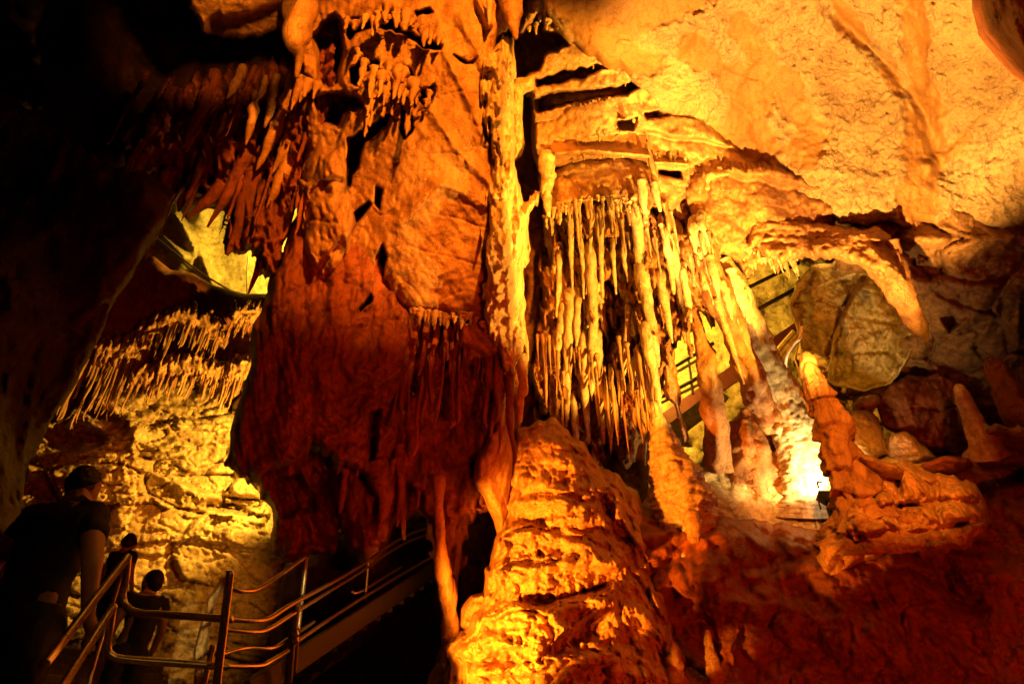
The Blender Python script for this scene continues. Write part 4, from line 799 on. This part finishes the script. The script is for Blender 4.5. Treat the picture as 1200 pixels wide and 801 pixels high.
# railing of the flight that climbs to the right
rr = thing('stair_railing', P(345, 790, 5.2), 'steel stair railing climbing right under the red curtains', 'handrail')
prail('rail', [(268, 688, 4.2), (285, 692, 4.3), (304, 689, 4.5), (330, 672, 5.0), (358, 652, 5.5)], .014, M['steel'], rr)
prail('rail', [(266, 725, 4.2), (300, 727, 4.4), (318, 723, 4.6), (345, 706, 5.0), (416, 667, 6.4), (484, 624, 8.0), (562, 604, 10.0)], .016, M['steel'], rr)
prail('rail', [(264, 737, 4.2), (296, 740, 4.4), (316, 736, 4.6), (348, 716, 5.05), (416, 674, 6.45), (486, 631, 8.0), (562, 612, 10.0)], .014, M['steel'], rr)
prail('rail', [(260, 766, 4.2), (288, 759, 4.5), (318, 759, 4.7), (337, 749, 5.0), (368, 728, 5.6)], .013, M['steel'], rr)
prail('rail', [(258, 780, 4.2), (302, 780, 4.5), (318, 774, 4.65), (340, 760, 5.0), (350, 750, 5.2), (422, 702, 6.5), (515, 647, 8.4)], .016, M['steel'], rr)
prail('rail', [(412, 693, 6.6), (424, 692, 6.7), (470, 664, 7.6)], .014, M['steel'], rr)
prail('post', [(359, 652, 5.5), (355, 690, 5.4), (350, 730, 5.25), (345, 790, 5.1)], .018, M['darksteel'], rr)
prail('post', [(348, 706, 5.05), (342, 750, 5.0), (338, 800, 4.95)], .030, M['darksteel'], rr)
for k in range(2): prail('clamp', [(344, 742 + k * 8, 4.98), (350, 740 + k * 8, 4.98)], .03, M['steel'], rr)
prail('post', [(432, 655, 6.8), (430, 680, 6.75), (428, 704, 6.7)], .012, M['darksteel'], rr)
# the climbing flight: two stringers and treads
st = thing('stair_flight', P(300, 860, 4.8), 'dark stair flight with a straight stringer running up under the steel railing', 'stairs')
A = P(290, 812, 4.7); B = P(540, 646, 9.0)
W = np.array([-.3, .95, 0])
for off in (0, 1): slab_between('stringer', A + W * off, B + W * off, .17, .05, M['blackpaint'], st, side=np.cross(np.cross(B - A, [0, 0, 1.0]), B - A))
for k in range(16):
    q = A + (B - A) * (k + .5) / 16 + W * .16
    hexa('tread_or_stripe', [q + np.array(v) for v in [(-.13, .0, -.02), (.13, .04, -.02), (-.15, .82, -.02), (-.41, .78, -.02), (-.13, .0, .02), (.13, .04, .02), (-.15, .82, .02), (-.41, .78, .02)]], M['blackpaint'], st, .004)
# steps where the visitors stand
sp = thing('concrete_steps', (-1.9, 1.5, 0), 'dark concrete steps the three visitors stand on', 'stairs')
way = np.array([(-1.75, 1.4, .75), (-2.15, 3.5, 1.65), (-2.75, 5.56, 2.2), (-3.95, 7.0, 3.02), (-4.6, 8.2, 3.5)])
for a in range(4):
    p, q = way[a], way[a + 1]; n = max(1, int(round((q[2] - p[2]) / .17)))
    for k in range(n):
        c0 = p + (q - p) * (k - .15) / n; c1 = p + (q - p) * (k + 1.1) / n; z = p[2] + (q[2] - p[2]) * k / n
        t = (q - p)[:2] / np.linalg.norm((q - p)[:2]); s = np.array([t[1], -t[0]]) * .62
        c0 = c0[:2]; c1 = c1[:2]
        ring = [c0 - s, c0 + s, c1 + s, c1 - s]
        hexa('step', [(*v, z - .5 + .002 * k) for v in ring] + [(*v, z) for v in ring], M['concrete'], sp, .012)
# stair and railing behind the columns, in front of the yellow wall
rs = thing('red_stair', P(790, 500, 12.4), 'dark red stair stringer slanting up behind the columns', 'stairs')
slab_between('stringer', P(740, 520, 12.0), P(945, 380, 12.8), .06, .34, M['redpaint'], rs, side=(0.3, -1, .15))
for k in range(3):  # pale bars stand in for bright stripes of lit rock
    prail('tread_or_stripe', [(900 + k * 4, 424 + k * 3, 11.6), (915 + k * 6, 405 + k * 2, 11.6), (930 + k * 5, 388 + k * 2, 11.7)], .035, M['pale'], rs)
rq = thing('rear_railing', P(800, 480, 11.9), 'two-bar railing seen against the yellow wall behind the columns', 'handrail')
prail('rail', [(742, 459, 11.7), (836, 402, 12.1)], .034, M['darksteel'], rq)
prail('rail', [(850, 350, 12.3), (936, 308, 12.6)], .034, M['darksteel'], rq)
prail('rail', [(765, 452, 11.8), (820, 420, 12.0)], .026, M['steel'], rq)
prail('rail', [(740, 483, 11.7), (838, 432, 12.1)], .036, M['darksteel'], rq)
prail('rail', [(856, 380, 12.2), (942, 333, 12.6)], .040, M['darksteel'], rq)
prail('rail', [(770, 474, 11.8), (826, 447, 12.0)], .026, M['steel'], rq)
prail('post', [(930, 310, 12.6), (935, 324, 12.6), (938, 336, 12.6)], .028, M['darksteel'], rq)
prail('post', [(806, 418, 12.0), (809, 438, 12.0), (812, 462, 12.0)], .028, M['steel'], rq)
prail('post', [(868, 345, 12.3), (872, 372, 12.3), (876, 400, 12.3)], .028, M['darksteel'], rq)
o = slab_between('stair_beam', P(780, 512, 10.8), P(846, 462, 11.2), .10, .30, M['greenlit'], None, side=(0.3, -1, .4))
tag(o, 'pale greenish beam end under the red stair stringer', 'beam')
o = prail('cable', [(920, 440, 8.7), (922, 417, 8.6), (930, 403, 8.6), (937, 396, 8.6), (940, 383, 8.8)], .020, M['cable'], None)
tag(o, 'bright white cable hanging in the black gap beside the big yellow boulder', 'cable')
o = thing('far_railing', P(205, 320, 15.6), 'thin railing wires crossing the yellow patch seen through the left opening', 'handrail')
prail('rail', [(172, 270, 15.6), (205, 296, 15.6), (236, 320, 15.6), (290, 352, 15.6)], .022, M['darksteel'], o)
prail('rail', [(174, 278, 15.6), (205, 301, 15.6), (232, 322, 15.6)], .016, M['darksteel'], o)
prail('rail', [(176, 288, 15.6), (205, 308, 15.6), (228, 324, 15.6)], .012, M['darksteel'], o)
prail('post', [(291, 300, 15.6), (289, 322, 15.6), (290, 352, 15.6)], .014, M['darksteel'], o)

# floodlight between the pale column and the tall stalagmite
FL = P(968, 583, 7.7)
fl = thing('floodlight', FL - np.array([0, 0, .28]), 'small black floodlight glaring at the white foot of the leaning column', 'lamp')
dirn = P(935, 540, 8.4) - FL; dirn /= np.linalg.norm(dirn)
sd_ = np.cross(dirn, [0, 0, 1.0]); sd_ /= np.linalg.norm(sd_); up_ = np.cross(sd_, dirn)
def flbox(name, f0, f1, w0, w1, mat):
    a, b = FL + dirn * f0, FL + dirn * f1
    r = lambda c, w: [c - sd_ * w - up_ * w * .8, c + sd_ * w - up_ * w * .8, c + sd_ * w + up_ * w * .8, c - sd_ * w + up_ * w * .8]
    return hexa(name, r(a, w0) + r(b, w1), mat, fl, .006)
hsg = flbox('housing', -.10, .05, .05, .085, M['blackmetal'])
for s in (-1, 1): bar('yoke', [FL + sd_ * .10 * s, FL + sd_ * .10 * s - np.array([0, 0, .14])], .010, M['blackmetal'], fl)
bar('stand', [FL - np.array([0, 0, .10]), FL - np.array([0, 0, .34])], .03, M['blackmetal'], fl)
bar('visor', [FL + dirn * .06 + up_ * .09 - sd_ * .08, FL + dirn * .14 + up_ * .11 - sd_ * .06, FL + dirn * .16 + up_ * .10], .012, M['blackmetal'], fl)
lm = bpy.data.materials.new('lamp_glass'); lm.use_nodes = True
lb_ = lm.node_tree.nodes['Principled BSDF']; lb_.inputs['Emission Color'].default_value = (1, .8, .45, 1); lb_.inputs['Emission Strength'].default_value = 30
ln_ = flbox('lens', .052, .06, .07, .07, lm); ln_.parent = hsg

# ================================================================== PEOPLE
def skinned(name, V, E, mat, parent, lv=2, root=0):
    me = bpy.data.meshes.new(name); me.from_pydata([tuple(v[:3]) for v in V], E, []); me.update()
    o = bpy.data.objects.new(name, me); link(o); o.parent = parent
    me.materials.append(mat)
    sk = o.modifiers.new('skin', 'SKIN'); sk.use_smooth_shade = True
    if not me.skin_vertices: me.skin_vertices.new(name='')
    ly = me.skin_vertices[0].data
    for k, v in enumerate(V):
        r = v[3]; ly[k].radius = (r, v[4] if len(v) > 4 else r); ly[k].use_root = (k == root)
    ss = o.modifiers.new('sub', 'SUBSURF'); ss.levels = lv; ss.render_levels = lv
    return o
def head_mesh(name, c, s, yaw, pitch, parent, mat, tilt=0.0):
    """head with brow, nose, chin, ears; +y is the face"""
    n, m = 40, 48; ph = np.linspace(0, math.pi, n); th = np.linspace(0, 2 * math.pi, m, endpoint=False)
    PH, TH = np.meshgrid(ph, th, indexing='ij')
    x = np.sin(PH) * np.sin(TH); y = np.sin(PH) * np.cos(TH); z = np.cos(PH)
    V = np.stack([x.ravel(), y.ravel(), z.ravel()], 1)
    jaw = sstep(.1, -1, V[:, 2]); front = sstep(.0, 1, V[:, 1])
    W = V * np.array([.078, .098, .118])
    W[:, 0] *= 1 - .38 * jaw; W[:, 1] *= 1 - .30 * jaw * (1 - front)
    W[:, 1] += .006 * front * np.exp(-((V[:, 2] - .18) / .10) ** 2)
    nose = np.exp(-(V[:, 0] / .16) ** 2 - ((V[:, 2] + .18) / .17) ** 2) * (V[:, 1] > 0); W[:, 1] += .026 * nose
    eye = sum(np.exp(-((V[:, 0] - e) / .14) ** 2 - ((V[:, 2] - .04) / .09) ** 2) for e in (-.38, .38)) * (V[:, 1] > 0); W[:, 1] -= .010 * eye
    lip = np.exp(-(V[:, 0] / .28) ** 2 - ((V[:, 2] + .50) / .06) ** 2) * (V[:, 1] > 0); W[:, 1] += .007 * lip
    gap = np.exp(-(V[:, 0] / .28) ** 2 - ((V[:, 2] + .50) / .018) ** 2) * (V[:, 1] > 0); W[:, 1] -= .006 * gap
    chin = np.exp(-(V[:, 0] / .3) ** 2 - ((V[:, 2] + .86) / .14) ** 2) * (V[:, 1] > 0); W[:, 1] += .014 * chin
    ear = sum(np.exp(-((V[:, 1] + .05) / .14) ** 2 - ((V[:, 2] + .02) / .24) ** 2) * (np.sign(V[:, 0]) == e) * e for e in (-1, 1)); W[:, 0] += .018 * ear * (np.abs(V[:, 0]) > .8)
    hair = W.copy()
    def rot(A):
        cp, sp_ = math.cos(pitch), math.sin(pitch); A = np.stack([A[:, 0], A[:, 1] * cp - A[:, 2] * sp_, A[:, 1] * sp_ + A[:, 2] * cp], 1)
        cy, sy = math.cos(yaw), math.sin(yaw); return np.stack([A[:, 0] * cy - A[:, 1] * sy, A[:, 0] * sy + A[:, 1] * cy, A[:, 2]], 1)
    i = np.arange(n - 1)[:, None] * m + np.arange(m)[None]; j = np.arange(n - 1)[:, None] * m + (np.arange(m)[None] + 1) % m
    Q = np.stack([i, i + m, j + m, j], 2).reshape(-1, 4)
    org = np.array(parent['_org'])
    # hair cap: everything above a hairline that is high at the face and low at the nape
    line = .42 + .0 * V[:, 1]; hl = np.where(V[:, 1] > 0, .10 + .5 * V[:, 1], .10 + .75 * V[:, 1])
    on = V[:, 2] > hl
    hv = W * (1.0 + .055 * on)[:, None] * np.where(on, 1, .9)[:, None] + np.array([0, 0, 0])
    hv += (V * (.007 * perlin(V * 9) + .006 * perlin(V * 22))[:, None]) * on[:, None]
    mesh_obj('hair', rot(hv * s) + c, Q, M['hair'], parent)
    return rot(W * s) + c, Q
_cl = bpy.data.textures.new('cloth_folds', 'CLOUDS'); _cl.noise_scale = .11; _cl.noise_depth = 3
def creased(o):
    d = o.modifiers.new('folds', 'DISPLACE'); d.texture = _cl; d.strength = .045; d.mid_level = .5
    return o
def fuse_body(pieces, extra):
    """grow the limbs, then make body, head and hands one mesh"""
    bpy.context.view_layer.update(); dg = bpy.context.evaluated_depsgraph_get()
    vs, fs = [], []; n = 0
    for o in pieces:
        me = bpy.data.meshes.new_from_object(o.evaluated_get(dg))
        vs += [tuple(v.co) for v in me.vertices]; fs += [tuple(i + n for i in pl.vertices) for pl in me.polygons]; n += len(me.vertices)
    vs += [tuple(v) for v in extra[0]]; fs += [tuple(int(i) + n for i in q) for q in extra[1]]
    me = bpy.data.meshes.new('body'); me.from_pydata(vs, [], fs); me.validate(); me.materials.append(M['skin'])
    me.polygons.foreach_set('use_smooth', np.ones(len(me.polygons), bool))
    b = pieces[0]; b.modifiers.clear(); b.data = me
    for o in pieces[1:]: bpy.data.objects.remove(o)
def person(label, feet, h, yaw, head_yaw, head_pitch, arms, lean=0.0, sleeves=.42, skinny=1.0, group=None):
    """one visitor. Local x right, y ahead, z up, heights as parts of h"""
    p = thing('person', feet, label, 'person', group)
    p.rotation_euler = (0, 0, 0)
    k = h; w = skinny * h / 1.72
    cy, sy = math.cos(yaw), math.sin(yaw)
    def T(v): 
        x, y, z = v[0] * k, (v[1] + lean * max(0, v[2] - .5)) * k, v[2] * k
        return (x * cy - y * sy, x * sy + y * cy, z) + tuple(r * w for r in v[3:])
    hd = (0, .01, .925)
    V = [(0, 0, .53, .135, .10), (0, -.005, .62, .125, .092), (0, -.005, .72, .15, .105), (0, -.01, .80, .14, .085), (0, 0, .845, .062), (0, .005, .885, .056), (0, .01, .93, .07, .085)]
    E = [(0, 1), (1, 2), (2, 3), (3, 4), (4, 5), (5, 6)]
    for s, arm in zip((-1, 1), arms):
        b = len(V); V += [(s * .095, -.008, .81, .066), (arm[0][0] * s, arm[0][1], arm[0][2], .046), (arm[1][0] * s, arm[1][1], arm[1][2], .030), (arm[2][0] * s, arm[2][1], arm[2][2], .026, .036), (arm[2][0] * s * 1.0, arm[2][1] + .02, arm[2][2] - .035, .016, .028)]
        E += [(3, b), (b, b + 1), (b + 1, b + 2), (b + 2, b + 3), (b + 3, b + 4)]
    for s in (-1, 1):
        b = len(V); V += [(s * .055, 0, .49, .088), (s * .06, .012, .28, .056), (s * .062, -.012, .17, .056), (s * .063, -.01, .045, .034), (s * .066, .07, .022, .032)]
        E += [(0, b), (b, b + 1), (b + 1, b + 2), (b + 2, b + 3), (b + 3, b + 4)]
    pieces = [skinned('body', [T(v) for v in V], E, M['skin'], p)]
    hv, hq = head_mesh('hair', np.array(feet) + np.array(T((0, .012, .928))[:3]), h / 1.72 if h > 1.4 else .88, head_yaw, head_pitch, p, M['skin'])
    hd_mesh = (hv - np.array(feet), hq)
    g = 1.10
    SV = [(0, 0, .40, .16, .135), (0, 0, .47, .162, .13), (0, -.005, .55, .155, .12), (0, -.005, .63, .15, .112), (0, -.005, .72, .172, .125), (0, -.01, .80, .155, .10), (0, 0, .838, .075)]
    SE = [(0, 1), (1, 2), (2, 3), (3, 4), (4, 5), (5, 6)]
    for s, arm in zip((-1, 1), arms):
        b = len(SV); a0 = np.array([s * .098, -.008, .812]); a1 = np.array([arm[0][0] * s, arm[0][1], arm[0][2]])
        m1 = a0 + (a1 - a0) * sleeves; m2 = a0 + (a1 - a0) * (sleeves + .12)
        SV += [(*a0, .078), (*m1, .066), (*m2, .064)]; SE += [(5, b), (b, b + 1), (b + 1, b + 2)]
    creased(skinned('shirt', [T(v) for v in SV], SE, M['shirt'], p, lv=3))
    TV = [(0, 0, .58, .165, .135), (0, 0, .49, .172, .145)]; TE = [(0, 1)]
    for s in (-1, 1):
        b = len(TV); TV += [(s * .06, 0, .44, .112), (s * .062, .012, .28, .085), (s * .063, 0, .10, .062), (s * .063, 0, .07, .06)]
        TE += [(1, b), (b, b + 1), (b + 1, b + 2), (b + 2, b + 3)]
    creased(skinned('trousers', [T(v) for v in TV], TE, M['shorts'], p, lv=3))
    for s in (-1, 1):
        skinned('shoe', [T(v) for v in [(s * .064, -.03, .03, .042, .036), (s * .065, .02, .032, .044, .036), (s * .067, .09, .022, .036, .026)]], [(0, 1), (1, 2)], M['shoe'], p)
    # hands: four fingers and a thumb each, slightly curled
    for s, arm in zip((-1, 1), arms):
        hx, hy, hz = arm[2][0] * s, arm[2][1], arm[2][2]
        HV = [(hx, hy + .004, hz - .01, .022, .014)]; HE = []
        for f in range(4):
            b = len(HV); yo = (f - 1.5) * .0125; L = (.040, .046, .044, .034)[f]
            HV += [(hx, hy + yo + .012, hz - .032, .0075), (hx - s * .004, hy + yo + .016, hz - .032 - L * .5, .006), (hx - s * .014, hy + yo + .017, hz - .032 - L, .005)]
            HE += [(0, b), (b, b + 1), (b + 1, b + 2)]
        b = len(HV); HV += [(hx - s * .006, hy + .030, hz - .018, .008), (hx - s * .012, hy + .042, hz - .038, .006)]; HE += [(0, b), (b, b + 1)]
        pieces.append(skinned('hand', [T(v) for v in HV], HE, M['skin'], p, lv=1))
    fuse_body(pieces, hd_mesh)
    return p
a_feet = P(96, 640, 3.75); a_feet[2] = 1.66
# feet under the head: same x and y as the head's point
hp = P(97, 567, 3.85)
person('adult in black seen from behind, broad shoulders, bare right arm, on the steps', (hp[0] - .02, hp[1], hp[2] - 1.72 * .928), 1.72, R_(-6), R_(-14), R_(4),
       [((.165, -.03, .66), (.175, .06, .53), (.175, .085, .49)), ((.175, -.04, .655), (.16, .05, .52), (.15, .10, .50))], lean=.02, skinny=1.15)
hp = P(182, 684, 5.5)
person('child in dark clothes looking up to the left, beside the thick slanting post', (hp[0] - .02, hp[1] - .02, hp[2] - 1.22 * .928), 1.22, R_(40), R_(66), R_(22),
       [((.14, .0, .66), (.13, .07, .56), (.12, .12, .53)), ((.14, -.02, .66), (.14, .05, .55), (.13, .09, .51))], lean=-.03, skinny=1.12, group=None)
hp = P(150, 636, 7.2)
person('farthest child, only a dark head showing above the looped end of the handrail', (hp[0], hp[1], hp[2] - 1.2 * .928), 1.2, R_(-10), R_(20), R_(5),
       [((.14, .0, .66), (.14, .05, .55), (.13, .09, .51)), ((.14, -.02, .66), (.14, .05, .55), (.13, .09, .51))])
# ================================================================== LIGHT
w = bpy.data.worlds.new('World'); SC.world = w; w.use_nodes = True
w.node_tree.nodes['Background'].inputs['Color'].default_value = (0, 0, 0, 1)
w.node_tree.nodes['Background'].inputs['Strength'].default_value = 0
def lamp(name, loc, power, col, size=.06, target=None, cone=None, blend=.5):
    l = bpy.data.lights.new(name, 'SPOT' if target is not None else 'POINT')
    l.energy = power; l.color = col; l.shadow_soft_size = size
    if target is not None: l.spot_size = R_(cone); l.spot_blend = blend
    o = bpy.data.objects.new(name, l); o.location = loc; link(o)
    if target is not None:
        from mathutils import Vector
        o.rotation_euler = (Vector(target) - Vector(loc)).to_track_quat('-Z', 'Y').to_euler()
    return o
AMB = (1, .50, .10); ORG = (1, .30, .02); YEL = (1, .80, .12); RED = (1, .06, .004)
lamp('floodlight_beam', FL + dirn * .12 + np.array([0, 0, .03]), 150, (1, .70, .24), .04, P(900, 480, 9.0), 140, .6)
lamp('dome_lamp', P(1000, 900, 3.6), 9600, (1, .50, .085), .04, P(958, 58, 9.0), 47, .45)
lamp('cascade_lamp', (4.2, 3.6, 2.6), 5600, (1, .46, .04), .03, P(690, 275, 8.8), 42, .3)
lamp('blade_fill', (4.0, 3.4, 2.6), 1900, (1, .43, .045), .04, P(600, 310, 6.8), 19, .5)  # added spot without a visible source, brightens the pale blade
lamp('key_lamp', (1.2, -1.5, 7.5), 3700, (1, .265, .012), .12, P(515, 115, 7.3), 38, .45)
lamp('block_fill', (-.6, 1.0, 5.0), 900, (1, .32, .02), .1, P(285, -8, 6.2), 18, .5)  # added narrow spot that only lifts the hanging block
lamp('corner_fill', (2.2, -1.0, 2.0), 420, (1, .10, .008), .2, P(1190, 30, 4.3), 40, .5)  # added red fill so the corner rock does not go black
lamp('mound_lamp', (-1.35, 4.2, 2.0), 2900, (1, .26, .010), .05, P(605, 690, 6.2), 35, .35)
lamp('stalagmite_fill', (1.5, -.5, 5.0), 2600, (1, .29, .018), .06, P(1005, 520, 7.3), 19, .5)  # added front spot for the tall stalagmite, no fixture behind it
lamp('bank_fill', (3.6, 2.4, 1.7), 300, (1, .05, .002), .12, P(900, 700, 6.8), 90, .7)  # unseen red fill, put in to lift the dark bank
lamp('curtain_fill', (.8, 1.5, 2.2), 400, RED, .25, P(420, 440, 7), 54, .8)  # unseen red fill, put in to tint the big curtain
lamp('chamber_lamp', P(345, 500, 11.2), 1150, (1, .50, .05), .06, P(180, 470, 13.8), 140, .4)
lamp('chamber_foot_lamp', P(325, 655, 10.0), 55, (1, .38, .03), .08, P(200, 680, 10.5), 110, .6)
lamp('far_lamp', P(345, 290, 15.6), 700, (1, .66, .06), .08, P(230, 285, 17.3), 140, .4)
lamp('passage_lamp', P(735, 400, 12.2), 900, (1, .58, .05), .08, P(860, 410, 13.6), 150, .3)
lamp('rib_fill', (.6, 2.4, 2.6), 1300, (1, .6, .14), .03, P(243, 735, 8.3), 8, .5)  # added beam for the pale rib alone, its source invented
lamp('spike_fill', (-1.35, 4.2, 2.0), 900, (1, .30, .014), .03, P(832, 764, 6.3), 5, .6)  # invented narrow beam that picks out the lone spike
lamp('spur_fill', (-1.35, 4.2, 2.0), 1600, (1, .30, .014), .03, P(970, 664, 6.8), 6, .6)  # invented narrow beam that picks out the rock spur
lamp('stair_fill', (-1.35, 4.2, 2.0), 260, (1, .34, .03), .04, P(470, 660, 7.4), 13, .6)  # added spot that warms the climbing stair rails
lamp('rail_fill', (.4, .6, 3.4), 16, (1, .5, .07), .04, P(240, 730, 4.2), 30, .6)  # small added light that gilds the near handrails
lamp('alcove_fill', (3.9, 3.2, 2.3), 460, (1, .58, .03), .06, P(1000, 385, 10.0), 17, .4)  # added spot from an unseen source, brightens the yellow boulders
# ================================================================== CAMERA
cam = bpy.data.cameras.new('camera'); co = bpy.data.objects.new('camera', cam); link(co)
cam.sensor_width = 36; cam.lens = 24; cam.clip_start = .05; cam.clip_end = 200
co.location = EYE; co.rotation_euler = (R_(90) + PITCH, 0, 0)
SC.camera = co
SC.view_settings.view_transform = 'Standard'; SC.view_settings.look = 'None'; SC.view_settings.exposure = .6; SC.view_settings.gamma = 1
SC.view_settings.use_curve_mapping = False
SC.cycles.max_bounces = 6; SC.cycles.diffuse_bounces = 3; SC.cycles.glossy_bounces = 2
SC.cycles.use_denoising = True
SC.cycles.sample_clamp_indirect = 4
for o in list(COL.objects):
    if '_org' in o.keys(): del o['_org']
